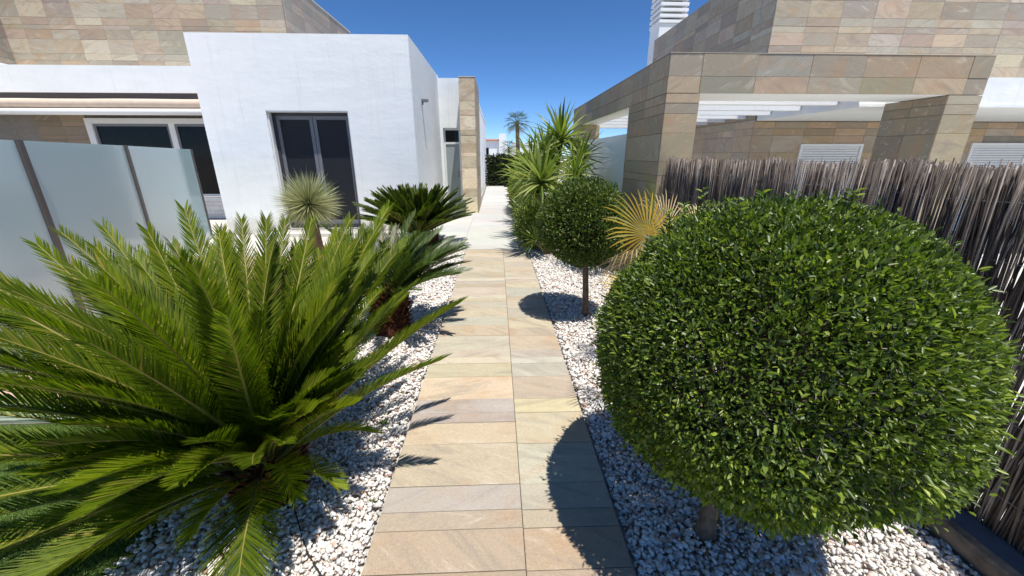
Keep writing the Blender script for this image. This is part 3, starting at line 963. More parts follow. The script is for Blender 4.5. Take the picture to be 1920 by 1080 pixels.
boxes('beam_cap', [(1.914, 5.646, 4.794, 5.43, 2.617, 2.624), (1.914, 2.30, 5.431, 10.41, 2.617, 2.624)], M_CAP, PG)
ys_ = [5.92, 6.64, 7.36, 8.08, 8.80, 9.52]
for k, yv in enumerate(ys_):
    boxes('slat', [(2.292, HX - .03, yv, yv + .10, 2.235, 2.345)], M_PLASTER, PG, bevel=.004)
boxes('back_beam', [(2.295, HX - .03, 10.1, 10.38, 2.2, 2.60)], M_PLASTER, PG)
GP = thing('glass_screen', 'grey frosted glass screen between the pergola pillars facing the path', 'glass screen', (2.05, 7.8, 0))
boxes('pane', [(2.045, 2.057, 6.125, 7.80, .05, 1.88)], M_FROSTGREY, GP)
boxes('pane', [(2.045, 2.057, 7.81, 9.475, .05, 1.88)], M_FROSTGREY, GP)
boxes('rail', [(2.03, 2.07, 6.125, 9.475, 0, .045)], M_ALU, GP)

# ------------------------------------------------------------------ brushwood fence
BF = thing('brushwood_fence', 'dark brushwood stick fence bound with wire beside the large clipped ball', 'fence', (2.03, 2.8, .09))
STICKS = []
for k in range(12):
    pts, rad = [], []
    x = y_ = 0.0
    for i in range(5):
        z = i / 4
        pts.append((x, y_, z * 1.0))
        x += rnd.gauss(0, .004)
        y_ += rnd.gauss(0, .005)
        rad.append(1.0 - .3 * z + rnd.uniform(-.12, .12))
    V, Fc = tube_vf(pts, [r * .0034 for r in rad], 5)
    STICKS.append((np.array([tuple(v) for v in V]), Fc, new_mesh('stick_shape', V, Fc, (M_REED,), smooth=True)))
ylist = []
y_ = .62
while y_ < 4.78:
    ylist.append(y_)
    y_ += rnd.uniform(.0038, .0074)
rest = []
cnt = 0
lean_phase = 0
def stick_params(yv, layer):
    lean = (.07 if rnd.random() < .12 else 0) * math.copysign(1, math.sin(yv * 4)) + .03 * math.sin(yv * 5.1) + .035 * math.sin(yv * 13.7 + 1) + rnd.gauss(0, .018)
    top = 1.425 + .012 * math.sin(yv * 7) + rnd.gauss(0, .009)
    if rnd.random() < .06:
        top += rnd.uniform(.0, .03)
    return (2.015 + layer * .016 + rnd.gauss(0, .004), yv, .092), top, lean, rnd.uniform(.75, 1.5)
allp = []
for yv in ylist:
    if rnd.random() < .93:
        allp.append(stick_params(yv, 0))
for yv in ylist:
    if rnd.random() < .92:
        allp.append(stick_params(yv + rnd.uniform(-.004, .004), 1))
for yv in ylist:
    if yv < 2.0 and rnd.random() < .75:
        allp.append(stick_params(yv + rnd.uniform(-.004, .004), 1.7))
near = sorted([p for p in allp if p[0][1] > 1.0 and p[0][0] < 2.024], key=lambda p: p[0][1])[:300]
near_set = set(id(p) for p in near)
for p in near:
    me = rnd.choice(STICKS)[2]
    o = bpy.data.objects.new('stick', me)
    COL.objects.link(o)
    o.parent = BF
    o.location = Vector(p[0]) - BF.location
    o.rotation_euler = (rnd.gauss(0, .012) - p[2], rnd.gauss(0, .008), rnd.uniform(0, 6.28) * 0 + rnd.choice([0, 1.57, 3.14]))
    o.scale = (p[3], p[3], p[1])
AV, AF = [], []
base = 0
for p in allp:
    if id(p) in near_set:
        continue
    V, Fc, _ = rnd.choice(STICKS)
    W = V.copy() * np.array([p[3], p[3], p[1]])
    W[:, 1] += W[:, 2] * p[2]
    W += np.array(p[0]) - np.array(BF.location)
    AV.append(W)
    AF += [tuple(i + base for i in f) for f in Fc]
    base += len(W)
o = link('stick_mass', new_mesh('stick_mass', np.concatenate(AV), AF, (M_REED,), smooth=True), BF, BF.location, kind='stuff')
for z in (.25, .55, .85, 1.15, 1.38):
    pts = [(2.006 + rnd.gauss(0, .001), .62 + k * .16, z + rnd.gauss(0, .004)) for k in range(27)]
    tube('wire', pts, .0012, M_ALU, BF, 5)
for yv in (.7, 2.0, 3.3, 4.6):
    tube('fence_post', [(2.052, yv, 0), (2.052, yv, 1.40)], .016, M_ALU, BF, 10)

# ------------------------------------------------------------------ cycads
def frond_mesh(L, elev, bend, nl, leaf_len, leaf_w, mat_leaf, vfold=.5, twist=0.0, curl=.25, tipcurl=0.0, seed=0, gap=.10):
    """frond growing along +X and up +Z from the origin; rachis bends down along its length"""
    g = np.random.default_rng(seed)
    ns = 26
    s = np.linspace(0, 1, ns)
    th = elev - bend * s ** 1.35 - tipcurl * np.clip(s - .7, 0, 1) ** 1.2 * 4
    dx, dz = np.cos(th), np.sin(th)
    x = np.concatenate([[0], np.cumsum((dx[1:] + dx[:-1]) / 2) / (ns - 1)]) * L
    z = np.concatenate([[0], np.cumsum((dz[1:] + dz[:-1]) / 2) / (ns - 1)]) * L
    yv = twist * s ** 2 * L
    C = np.stack([x, yv, z], 1)
    # rachis
    T = unit(np.gradient(C, axis=0))
    S = unit(np.cross(T, np.array([0, 0, 1.0]) + T * 1e-3))
    S[:, 2] *= 1
    S = unit(np.cross(T, np.stack([-dz, np.zeros(ns), dx], 1)))
    U = np.cross(S, T)
    rr = .0075 * (1 - .82 * s) * (L / 1.1 + .2)
    V = []
    for i in range(ns):
        for a in range(5):
            an = 2 * np.pi * a / 5
            V.append(C[i] + (S[i] * np.cos(an) + U[i] * np.sin(an) * .8) * rr[i])
    V = np.array(V)
    F4 = []
    for i in range(ns - 1):
        for a in range(5):
            a2 = (a + 1) % 5
            F4.append((i * 5 + a, i * 5 + a2, (i + 1) * 5 + a2, (i + 1) * 5 + a))
    # leaflets
    t = gap + (1 - gap) * np.linspace(0, 1, nl) ** .97
    t = np.concatenate([t, t + .5 / nl])
    side = np.concatenate([np.ones(nl), -np.ones(nl)])
    t = np.clip(t, 0, .999)
    f = t * (ns - 1)
    i0 = np.floor(f).astype(int)
    w = (f - i0)[:, None]
    i1 = np.minimum(i0 + 1, ns - 1)
    c = C[i0] * (1 - w) + C[i1] * w
    Tt = unit(T[i0] * (1 - w) + T[i1] * w)
    St = unit(S[i0] * (1 - w) + S[i1] * w) * side[:, None]
    Ut = unit(U[i0] * (1 - w) + U[i1] * w)
    n = len(t)
    prof = np.clip(np.minimum((t - gap * .6) / .16, 1), .15, 1) ** .6 * (1 - .55 * np.clip((t - .55) / .45, 0, 1) ** 1.6)
    ll = leaf_len * prof * (1 + g.normal(0, .05, n))
    ang = np.radians(52 - 27 * t + g.normal(0, 3.0, n))
    vf = vfold + g.normal(0, .06, n)
    D = Tt * np.cos(ang)[:, None] + (St * np.cos(vf)[:, None] + Ut * np.sin(vf)[:, None]) * np.sin(ang)[:, None]
    D = unit(D)
    Nn = unit(Ut * np.cos(vf)[:, None] - St * np.sin(vf)[:, None])
    Wd = unit(np.cross(D, Nn))
    Nn = np.cross(Wd, D)
    # flat blade turned edge on a little
    hw = leaf_w / 2
    segs = [(0, .55), (.3, 1.0), (.68, .85), (1.0, 0)]
    rows = []
    down = np.array([0, 0, -1.0])
    cr = curl * (1 + g.normal(0, .25, n))
    for q, wq in segs:
        ctr = c + D * (ll * q)[:, None] + (Tt * .5 - Nn * .6) * (ll * cr * q * q)[:, None]
        if wq > 0:
            rows.append(ctr + Wd * hw * wq)
            rows.append(ctr - Wd * hw * wq)
        else:
            rows.append(ctr)
    LV = np.stack(rows, 1)  # n,7,3
    b0 = len(V)
    idx = b0 + np.arange(n) * 7
    verts = np.concatenate([V, LV.reshape(-1, 3)])
    Q = np.stack([np.stack([idx, idx + 1, idx + 3, idx + 2], 1), np.stack([idx + 2, idx + 3, idx + 5, idx + 4], 1)], 1).reshape(-1, 4)
    Tr = np.stack([idx + 4, idx + 5, idx + 6], 1)
    me = bpy.data.meshes.new('frond')
    quads = np.concatenate([np.array(F4), Q])
    nq, nt_ = len(quads), len(Tr)
    me.vertices.add(len(verts))
    me.vertices.foreach_set('co', verts.astype(np.float32).ravel())
    me.loops.add(nq * 4 + nt_ * 3)
    me.loops.foreach_set('vertex_index', np.concatenate([quads.ravel(), Tr.ravel()]).astype(np.int32))
    me.polygons.add(nq + nt_)
    me.polygons.foreach_set('loop_start', np.concatenate([np.arange(nq) * 4, nq * 4 + np.arange(nt_) * 3]).astype(np.int32))
    me.materials.append(mat_leaf)
    me.materials.append(M_RACHIS)
    mi = np.zeros(nq + nt_, dtype=np.int32)
    mi[:len(F4)] = 1
    me.update(calc_edges=True)
    me.polygons.foreach_set('material_index', mi)
    me.update()
    return me

def cycad_trunk(parent, at, r, h, n_scale, seed=0):
    g = random.Random(seed)
    V, Fc = [], []
    seg, rings = 20, 8
    for i in range(rings + 1):
        z = -.04 + (h + .04) * i / rings
        rr = r * (1 + .08 * math.sin(i * 1.3)) * (1 if i < rings - 1 else (.8 if i == rings - 1 else .3))
        for k in range(seg):
            a = 2 * math.pi * k / seg
            q = rr * g.uniform(.86, 1.02)
            V.append((q * math.cos(a), q * math.sin(a), z))
    for i in range(rings):
        for k in range(seg):
            k2 = (k + 1) % seg
            Fc.append((i * seg + k, i * seg + k2, (i + 1) * seg + k2, (i + 1) * seg + k))
    Fc.append(tuple(rings * seg + k for k in range(seg)))
    tr = link('trunk', new_mesh('trunk', V, Fc, (M_CYCTRUNK,)), parent, at)
    # leaf bases: stubby wedges pointing up and out, and fibres
    V, Fc, mi = [], [], []
    for j in range(n_scale):
        a = j * 2.39996 + g.uniform(-.15, .15)
        z = (j / n_scale) ** .9 * (h + .03) + g.uniform(-.01, .01)
        q = r * g.uniform(.88, .98)
        p = Vector((q * math.cos(a), q * math.sin(a), z))
        out = Vector((math.cos(a), math.sin(a), 0))
        d = (out * g.uniform(.5, .9) + Vector((0, 0, 1)) * g.uniform(.5, 1.0)).normalized()
        s = Vector((-math.sin(a), math.cos(a), 0))
        u = d.cross(s)
        ln, wd, tk = g.uniform(.035, .065), g.uniform(.012, .02), .007
        b = len(V)
        V += [p + s * wd - u * tk, p - s * wd - u * tk, p - s * wd + u * tk, p + s * wd + u * tk,
              p + d * ln + s * wd * .45 - u * tk * .5, p + d * ln - s * wd * .45 - u * tk * .5, p + d * ln - s * wd * .45 + u * tk * .5, p + d * ln + s * wd * .45 + u * tk * .5]
        for f in ((4, 5, 6, 7), (0, 1, 5, 4), (1, 2, 6, 5), (2, 3, 7, 6), (3, 0, 4, 7)):
            Fc.append(tuple(b + i for i in f))
            mi.append(j % 3 == 0)
    for j in range(n_scale * 5):
        a = g.uniform(0, 6.283)
        z = g.uniform(0, h + .04)
        q = r * g.uniform(.9, 1.12)
        p = Vector((q * math.cos(a), q * math.sin(a), z))
        d = Vector((math.cos(a) + g.gauss(0, .5), math.sin(a) + g.gauss(0, .5), g.uniform(-.4, 1.2))).normalized() * g.uniform(.02, .05)
        s = Vector((-math.sin(a), math.cos(a), g.gauss(0, .4))).normalized() * .0016
        b = len(V)
        V += [p - s, p + s, p + d]
        Fc.append((b, b + 1, b + 2))
        mi.append(1)
    link('leaf_base', new_mesh('leaf_base', V, Fc, (M_CYCTRUNK, M_FIBRE), mi=mi), parent, at, kind='stuff')
    return tr

def put_frond(parent, me, at, az, roll=0.0):
    o = bpy.data.objects.new('frond', me)
    COL.objects.link(o)
    o.parent = parent
    o.location = Vector(at) - origin_of(parent)
    o.rotation_euler = (Matrix.Rotation(az, 3, 'Z') @ Matrix.Rotation(roll, 3, 'X')).to_euler()
    return o

# big cycad
C1 = Vector((-1.12, 1.56, 0))
CY1 = thing('cycad', 'largest sago palm with bright green arching fronds at the front left of the path', 'sago palm', C1, 'sago palms along the left of the path')
cycad_trunk(CY1, C1, .15, .17, 150, 3)
g1 = random.Random(5)
def big(az_deg, elev, L, bend, w=.135, vf=.55, roll=0, tip=0.0, r0=.05, z0=.25, nl=145, seed=None, ml=None, tw=0.0):
    az = R(az_deg)
    me = frond_mesh(L, R(elev), R(bend), nl, w, .0052, ml or M_CYC, vf, tw, .10, tip, seed or g1.randint(0, 99999))
    put_frond(CY1, me, (C1.x + r0 * math.cos(az), C1.y + r0 * math.sin(az), z0), az, R(roll))
# azimuth: 0 = +X (towards path), 90 = away from camera, 180 = left, 270 = towards camera
ga = 137.508
for j in range(44):      # innermost, nearly upright
    right = (j * ga + 20) % 360 < 58 or (j * ga + 20) % 360 > 330
    big(j * ga + 20, g1.uniform(66, 80) if right else g1.uniform(54, 78), g1.uniform(.80, .92) if right else g1.uniform(.98, 1.2), g1.uniform(12, 26), r0=.03, z0=.22, roll=g1.uniform(-20, 20), vf=.4)
for j in range(58):      # middle crown
    az = j * ga + 77
    a = az % 360
    if 225 < a < 350:
        L, e = g1.uniform(.64, .82), g1.uniform(46, 64)
    elif a < 50 or a >= 350:
        L, e = g1.uniform(.58, .74), g1.uniform(52, 70)
    else:
        L, e = g1.uniform(1.15, 1.42), g1.uniform(38, 60)
    big(az, e, L, g1.uniform(18, 34), r0=.05, z0=.20, roll=g1.uniform(-18, 18))
for j in range(26):      # outer, low, mostly to the left and the back
    az = 72 + j * 4.9 + g1.uniform(-4, 4)
    big(az, g1.uniform(24, 46), g1.uniform(1.15, 1.4), g1.uniform(20, 34), r0=.08, z0=.17, roll=g1.uniform(-16, 16))
for j in range(28):      # the tall ring at the back
    big(62 + j * 3.7 + g1.uniform(-3, 3), g1.uniform(48, 68), g1.uniform(1.12, 1.3), g1.uniform(12, 24), r0=.05, z0=.20, roll=g1.uniform(-20, 20))
for az, e, L, b_ in ((201, 22, 1.15, 34), (215, 14, 1.05, 34), (196, 5, 1.05, 12), (175, 8, 1.2, 18)):
    big(az, e, L, b_, r0=.09, z0=.15, roll=g1.uniform(-14, 14))
for az, e, L, b_, ro in ((-3, 49, 1.14, 18, -26), (9, 46, 1.12, 20, -30), (-15, 44, .98, 20, -18), (22, 52, 1.05, 18, -20)):   # fronds reaching over the gravel to the path
    big(az, e, L, b_, r0=.06, z0=.18, w=.14, roll=ro)
big(243, 24, .80, 40, w=.15, r0=.08, z0=.16, roll=8)
big(231, 12, .98, 26, w=.15, r0=.08, z0=.15, roll=-8)
big(222, 20, 1.0, 34, w=.15, r0=.08, z0=.15, roll=4)
big(334, 24, .40, 44, w=.12, r0=.07, z0=.15, nl=64, roll=-16)
big(264, 26, .36, 48, w=.12, r0=.07, z0=.15, nl=64, roll=12)
big(312, 40, .42, 60, w=.13, r0=.06, z0=.17, nl=64, roll=-10)
big(292, 14, .70, 34, w=.205, r0=.06, z0=.17, vf=.12, nl=100, roll=4)   # drooping towards the camera
big(8, 30, .46, 50, w=.13, r0=.06, z0=.17, nl=70, roll=-34)   # short arching ones
big(242, 40, .44, 66, w=.14, r0=.06, z0=.17, nl=70, roll=20)
big(262, 56, .60, 50, w=.17, r0=.05, z0=.18, nl=80, roll=10)
big(300, 62, .74, 34, w=.17, r0=.05, z0=.18, nl=90, roll=-10)

# second cycad
C2 = Vector((-1.00, 3.42, 0))
CY2 = thing('cycad', 'second sago palm with dark green fronds, faded grey tips and a shaggy brown trunk', 'sago palm', C2, 'sago palms along the left of the path')
cycad_trunk(CY2, C2, .165, .42, 200, 9)
g2 = random.Random(8)
F2 = [frond_mesh(1, R(e), R(b_), 58, .20, .013, M_CYC2, .5, 0, .15, 0, s) for e, b_, s in ((66, 24, 1), (56, 26, 2), (46, 28, 3), (36, 26, 4), (26, 22, 5))]
F2g = frond_mesh(1, R(66), R(30), 50, .18, .014, M_CYCGREY, .6, 0, .2, 0, 8)
def put2(me, az, L, z0, cy, c, roll=0.0):
    o = put_frond(cy, me, (c.x + .06 * math.cos(az), c.y + .06 * math.sin(az), z0), az, roll)
    o.scale = (L, L, L)
    return o
for j in range(34):
    az = j * 2.39996
    me = F2[0] if j < 9 else F2[1] if j < 17 else F2[2] if j < 25 else F2[3]
    put2(me, az, g2.uniform(.60, .76), .42 - .004 * j, CY2, C2, g2.uniform(-.3, .3))
for az, me, L in ((25, F2[3], .78), (8, F2[4], .70), (48, F2[3], .8), (70, F2[2], .78), (345, F2[3], .55), (36, F2[4], .78), (14, F2[2], .74), (30, F2[2], .78), (20, F2[4], .74), (42, F2[2], .76)):
    put2(me, R(az), L, .36, CY2, C2, g2.uniform(-.35, .35))
for az in (60, 95, 130, 80):
    put2(F2g, R(az), g2.uniform(.58, .7), .42, CY2, C2, g2.uniform(-.5, .5))

# third cycad
C3 = Vector((-1.42, 7.05, 0))
CY3 = thing('cycad', 'farther sago palm with dense dark green vase crown in front of the stone pier', 'sago palm', C3, 'sago palms along the left of the path')
tr = cycad_trunk(CY3, C3 + Vector((.16, -.05, 0)), .20, .28, 130, 21)
F3 = [frond_mesh(1, R(e), R(b_), 52, .15, .021, M_CYC3, .5, 0, .12, 0, s + 30) for e, b_, s in ((84, 8, 1), (76, 12, 2), (67, 16, 3), (58, 18, 4), (49, 18, 5), (40, 18, 6), (31, 18, 7))]
g3 = random.Random(4)
for j in range(170):
    az = j * 2.39996
    k3 = min(6, int((j / 170) ** .85 * 7))
    me = F3[k3]
    put2(me, az + g3.uniform(-.3, .3), (.80, .86, .92, .98, 1.03, 1.05, 1.0)[k3] * g3.uniform(.93, 1.07), .20, CY3, C3, g3.uniform(-.3, .3))

# ------------------------------------------------------------------ clipped ball trees
def ball_points(n, c, rx, rz, depth, g, power=2.2):
    u = unit(g.normal(size=(n, 3)))
    d = depth * g.random(n) ** power
    lump = 1 + .022 * np.sin(u[:, 0] * 3.3 + 2 * u[:, 1] + .7) + .018 * np.sin(u[:, 2] * 4 - 3 * u[:, 0]) + .018 * np.sin(u[:, 0] * 7 + u[:, 2] * 5) + .014 * np.sin(u[:, 1] * 9 - u[:, 2] * 6 + 1) + .012 * np.sin(u[:, 0] * 15 + 3) * np.sin(u[:, 2] * 13)
    r = np.array([rx, rx, rz])
    P = np.array(c) + u * r * lump[:, None] - u * d[:, None]
    nrm = unit(u / r)
    return P, nrm

BC = (.965, 1.275, .845)
BT = thing('ball_tree', 'largest clipped round evergreen with glossy leaves at the front right of the path', 'topiary tree', (.88, 1.24, 0), 'clipped ball trees right of the path')
tube('trunk', [(.88, 1.24, -.05), (.885, 1.24, .06), (.90, 1.25, .2), (.93, 1.26, .42), (.955, 1.27, .7)], [.048, .036, .033, .034, .03], M_BARK, BT, 14, .0012)
# limbs
LV, LF = [], []
gl = random.Random(3)
for k in range(60):
    a, e = gl.uniform(0, 6.283), gl.uniform(-.5, 1.4)
    d = Vector((math.cos(a) * math.cos(e), math.sin(a) * math.cos(e), math.sin(e)))
    s0 = Vector((.94, 1.262, gl.uniform(.35, .7)))
    end = Vector(BC) + Vector((d.x * .53, d.y * .53, d.z * .50))
    mid = (s0 + end) / 2 + Vector((gl.gauss(0, .05), gl.gauss(0, .05), gl.gauss(0, .05)))
    V, Fc = tube_vf([s0, mid, end], [.011, .007, .002], 5)
    b = len(LV)
    LV += [tuple(v - Vector((.88, 1.24, 0))) for v in V]
    LF += [tuple(i + b for i in f) for f in Fc]
link('limb', new_mesh('limb', LV, LF, (M_BARK,), smooth=True), BT, (.88, 1.24, 0), kind='stuff')
def crown(parent, org, c, rx, rz, n, L, W, m, g, depth=.1, name='crown', out=.9, kind='stuff', power=2.0):
    P, nr = ball_points(n, c, rx, rz, depth, g, power)
    D = unit(nr * out + g.normal(size=(n, 3)) * .62 + np.array([0, 0, .22]))
    Nn = unit(g.normal(size=(n, 3)) * .8 + np.array([0, 0, .9]) + nr * .5)
    me = leaves_mesh(name, P, D, Nn, L * g.uniform(.6, 1.25, n), W * g.uniform(.7, 1.15, n), m, origin=org)
    return link(name, me, parent, org, kind=kind)
gb = np.random.default_rng(21)
crown(BT, (.88, 1.24, 0), BC, .585, .555, 88000, .0212, .0098, M_BALL, gb, .13, 'crown')
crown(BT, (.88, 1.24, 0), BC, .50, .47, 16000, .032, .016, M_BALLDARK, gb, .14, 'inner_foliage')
crown(BT, (.88, 1.24, 0), BC, .612, .582, 1000, .025, .011, M_BALL, gb, .03, 'stray_leaves', 1.3)
crown(BT, (.88, 1.24, 0), (BC[0] + .02, BC[1] + .10, BC[2] + .09), .50, .49, 1800, .028, .0125, M_BALL, gb, .03, 'top_growth', 1.0)
# bare grey twigs showing in patches of the clipped surface
n = 5200
Pt, nr = ball_points(n, BC, .575, .545, .05, gb, 1.0)
pat = np.sin(nr[:, 0] * 5.1 + 1.2) + np.sin(nr[:, 1] * 4.3 - .4) + np.sin(nr[:, 2] * 6.2 + .8)
Pt, nr = Pt[pat > .55], nr[pat > .55]
n = len(Pt)
TW_S = np.array([[0, .5, 0], [0, -.5, 0], [1, .3, 0], [1, -.3, 0]])
link('twig', leaves_mesh('twig', Pt, unit(nr * .6 + gb.normal(size=(n, 3)) * .8), gb.normal(size=(n, 3)), gb.uniform(.02, .05, n), np.full(n, .0026),
     simple("grey_twig", (.26, .23, .19), .9, .1, 30, .3, 0), TW_S, np.array([[0, 1, 3, 2]]), origin=(.88, 1.24, 0)), BT, (.88, 1.24, 0), kind='stuff')
# single new leaves at the surface
one = [leaves_mesh('leaf', np.zeros((1, 3)), np.array([[1.0, 0, 0]]), np.array([[0, 0, 1.0]]), np.array([1.0]), np.array([w]), M_BALL) for w in (.36, .42, .48)]
view = Vector((0, 0, EYE))
k = 0
while k < 280:
    u = Vector((gl.gauss(0, 1), gl.gauss(0, 1), gl.gauss(0, 1))).normalized()
    p = Vector((BC[0] + u.x * .585, BC[1] + u.y * .585, BC[2] + u.z * .555))
    if u.dot((view - p).normalized()) < .05:
        continue
    d = (u + Vector((gl.gauss(0, .55), gl.gauss(0, .55), gl.gauss(0, .55) + .3))).normalized()
    o = bpy.data.objects.new('leaf', gl.choice(one))
    COL.objects.link(o)
    o.parent = BT
    o.location = p - BT.location
    o.rotation_euler = d.to_track_quat('X', 'Z').to_euler()
    s = gl.uniform(.023, .036)
    o.scale = (s, s, s)
    k += 1
# longer shoots escaping at the top
def shoot(parent, base, d, L, nl, m, ll=.034):
    base = Vector(base)
    d = Vector(d).normalized()
    pts = [base + d * L * t + Vector((gl.gauss(0, .004), gl.gauss(0, .004), 0)) for t in (0, .33, .66, 1)]
    st = tube('shoot', pts, [.003, .0025, .002, .001], M_WEED, parent, 5)
    P = np.array([tuple(base + d * L * (.2 + .8 * i / nl)) for i in range(nl)])
    a = np.arange(nl) * 2.4
    D = np.stack([np.cos(a), np.sin(a), np.full(nl, .5)], 1)
    Nn = np.tile(np.array([0, 0, 1.0]), (nl, 1)) + NR.normal(0, .3, (nl, 3))
    link('shoot_leaf', leaves_mesh('shoot_leaf', P, D, Nn, np.full(nl, ll), np.full(nl, ll * .45), m, origin=tuple(base)), st, base)
for bx, by, bz, dx, dy, L in ((.86, 1.62, 1.28, -.05, .1, .15), (1.02, 1.66, 1.27, .02, .2, .11), (1.22, 1.62, 1.22, .1, .15, .15), (.70, 1.55, 1.26, -.2, .1, .09), (1.47, 1.45, 1.02, .5, 0, .08), (.95, 1.40, 1.38, 0, 0, .05), (.78, 1.60, 1.27, -.1, .1, .10), (1.10, 1.58, 1.30, 0, .1, .08), (1.33, 1.55, 1.18, .2, .1, .10), (1.30, 1.35, 1.25, .2, 0, .05), (.60, 1.45, 1.20, -.3, 0, .06), (1.50, 1.15, .95, 1, 0, .05), (.75, 1.2, 1.36, -.1, 0, .05), (1.1, 1.2, 1.40, .1, 0, .05)):
    shoot(BT, (bx, by, bz), (dx, dy, 1), L, 11, M_BALL)

SBc = (.80, 3.72, .945)
ST = thing('ball_tree', 'small clipped round tree on a thin bare trunk in the middle of the right bed', 'topiary tree', (.90, 3.71, 0), 'clipped ball trees right of the path')
tube('trunk', [(.90, 3.71, -.04), (.895, 3.71, .1), (.88, 3.71, .35), (.86, 3.715, .6), (.82, 3.72, .85)], [.042, .032, .029, .028, .02], M_BARK, ST, 12, .001)
gs = np.random.default_rng(5)
crown(ST, (.90, 3.71, 0), SBc, .42, .405, 17000, .032, .016, M_SMALLBALL, gs, .16, 'crown', power=1.6)
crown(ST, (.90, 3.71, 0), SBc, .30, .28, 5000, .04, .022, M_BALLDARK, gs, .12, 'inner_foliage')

# ------------------------------------------------------------------ fan palm between the balls
FP = thing('fan_palm', 'low fan palm with one large yellow leaf and dry tan leaves behind the large ball', 'fan palm', (1.30, 2.75, 0))
tube('trunk', [(1.30, 2.75, -.04), (1.30, 2.75, .3), (1.30, 2.74, .52)], [.11, .12, .09], M_CYCTRUNK, FP, 14, .006)
def fan_leaf(parent, hub, az, elev, radius, nseg, m, spread=2.6, droop=.25, roll=0.0, petiole=True, curltip=.25, seed=0):
    g = random.Random(seed)
    hub = Vector(hub)
    f = Vector((math.cos(az) * math.cos(elev), math.sin(az) * math.cos(elev), math.sin(elev)))
    s = Vector((-math.sin(az), math.cos(az), 0))
    q = Matrix.Rotation(roll, 3, f)
    s = q @ s
    u = s.cross(f)
    if u.z < 0:
        u = -u
    V, Fc = [], []
    for k in range(nseg):
        a = -spread / 2 + spread * k / (nseg - 1)
        d = f * math.cos(a) + s * math.sin(a)
        t = f * -math.sin(a) + s * math.cos(a)
        L = radius * (1 - .18 * abs(a) / (spread / 2)) * g.uniform(.9, 1.05)
        w = radius * spread / nseg * .27
        b = len(V)
        rows = [(0.02, .05), (.25, .25), (.5, .46), (.75, .34), (.9, .2), (1.0, 0.02)]
        cp = g.uniform(.5, 1.6) * curltip
        for (r, wd) in rows:
            c = d * L * r - u * (droop * L * r * r) - Vector((0, 0, 1)) * (cp * L * max(0, r - .6) ** 1.5 * 1.6)
            V += [hub + c + t * w * wd, hub + c - u * w * wd * .55, hub + c - t * w * wd]
        for i in range(len(rows) - 1):
            for j in (0, 1):
                Fc.append((b + i * 3 + j, b + i * 3 + j + 1, b + i * 3 + 4 + j, b + i * 3 + 3 + j))
    V = [v - hub for v in V]
    o = link('fan_leaf', new_mesh('fan_leaf', V, Fc, (m,)), parent, hub)
    if petiole:
        b0 = Vector((1.30, 2.75, .50))
        mid = (b0 + hub) / 2 + Vector((0, 0, .04))
        tube('leaf_stalk', [b0, mid, hub], [.011, .008, .006], M_RACHIS, parent, 6)
    return o
fan_leaf(FP, (1.02, 2.60, 1.045), R(150), R(52), .40, 28, M_FANYELLOW, 4.2, .06, R(58), curltip=.30, seed=1)
fan_leaf(FP, (1.18, 2.72, 1.02), R(40), R(42), .46, 26, M_FANTAN, 2.4, .12, R(64), curltip=.5, seed=2)
fan_leaf(FP, (1.07, 2.68, 1.12), R(95), R(78), .36, 20, M_FANGREEN, 1.3, .10, R(80), curltip=.1, seed=3)
fan_leaf(FP, (1.45, 2.8, 1.02), R(25), R(40), .34, 24, M_FANTAN, 2.4, .2, R(60), curltip=.6, seed=4)
fan_leaf(FP, (.98, 2.66, .86), R(185), R(8), .34, 22, M_FANTAN, 2.8, .25, R(50), curltip=.9, seed=5)
fan_leaf(FP, (.82, 2.12, .78), R(225), R(20), .30, 22, M_FANYELLOW, 2.4, .25, R(-40), curltip=.2, seed=6)
fan_leaf(FP, (1.45, 2.5, .95), R(320), R(30), .34, 24, M_FANGREEN, 2.6, .25, R(20), seed=7)
fan_leaf(FP, (1.35, 3.05, .95), R(80), R(30), .36, 24, M_FANGREEN, 2.4, .2, R(10), seed=8)

# ------------------------------------------------------------------ yuccas
YL_S = np.array([[0, .5, 0], [0, -.5, 0], [.35, .5, .015], [.35, -.5, .015], [.75, .32, -.01], [.75, -.32, -.01], [1, 0, -.05]])
YL_F4 = [(0, 1, 3, 2), (2, 3, 5, 4), (4, 5, 6)]
def blade_mesh(nm, w, m, droop):
    V = []
    for s in YL_S:
        V.append((s[0], s[1] * w, s[2] - droop * s[0] ** 2.2))
    V2 = [(v[0], v[1], v[2] - (.012 if abs(v[1]) < 1e-6 else 0)) for v in V]
    return new_mesh(nm, V2, YL_F4, (m,))
BL = [blade_mesh('leaf', .072, M_YUCCA, dr) for dr in (.02, .10, .22)]
def rosette(parent, c, n, L, g, blades, emin=-.55, emax=1.45, name='leaf'):
    c = Vector(c)
    for j in range(n):
        az = j * 2.39996 + g.uniform(-.2, .2)
        t = (j + .5) / n
        e = emax + (emin - emax) * t ** .85
        o = bpy.data.objects.new(name, blades[0] if e > .9 else blades[1] if e > .2 else blades[2])
        COL.objects.link(o)
        o.parent = parent
        o.location = c + Vector((math.cos(az) * .015, math.sin(az) * .015, -.05 * t)) - parent.location
        d = Vector((math.cos(az) * math.cos(e), math.sin(az) * math.cos(e), math.sin(e)))
        o.rotation_euler = (d.to_track_quat('X', 'Z').to_matrix() @ Matrix.Rotation(g.uniform(-.9, .9), 3, 'X')).to_euler()
        s = L * g.uniform(.82, 1.1) * (1 - .12 * (t > .75))
        o.scale = (s, s, s)
gy = random.Random(12)
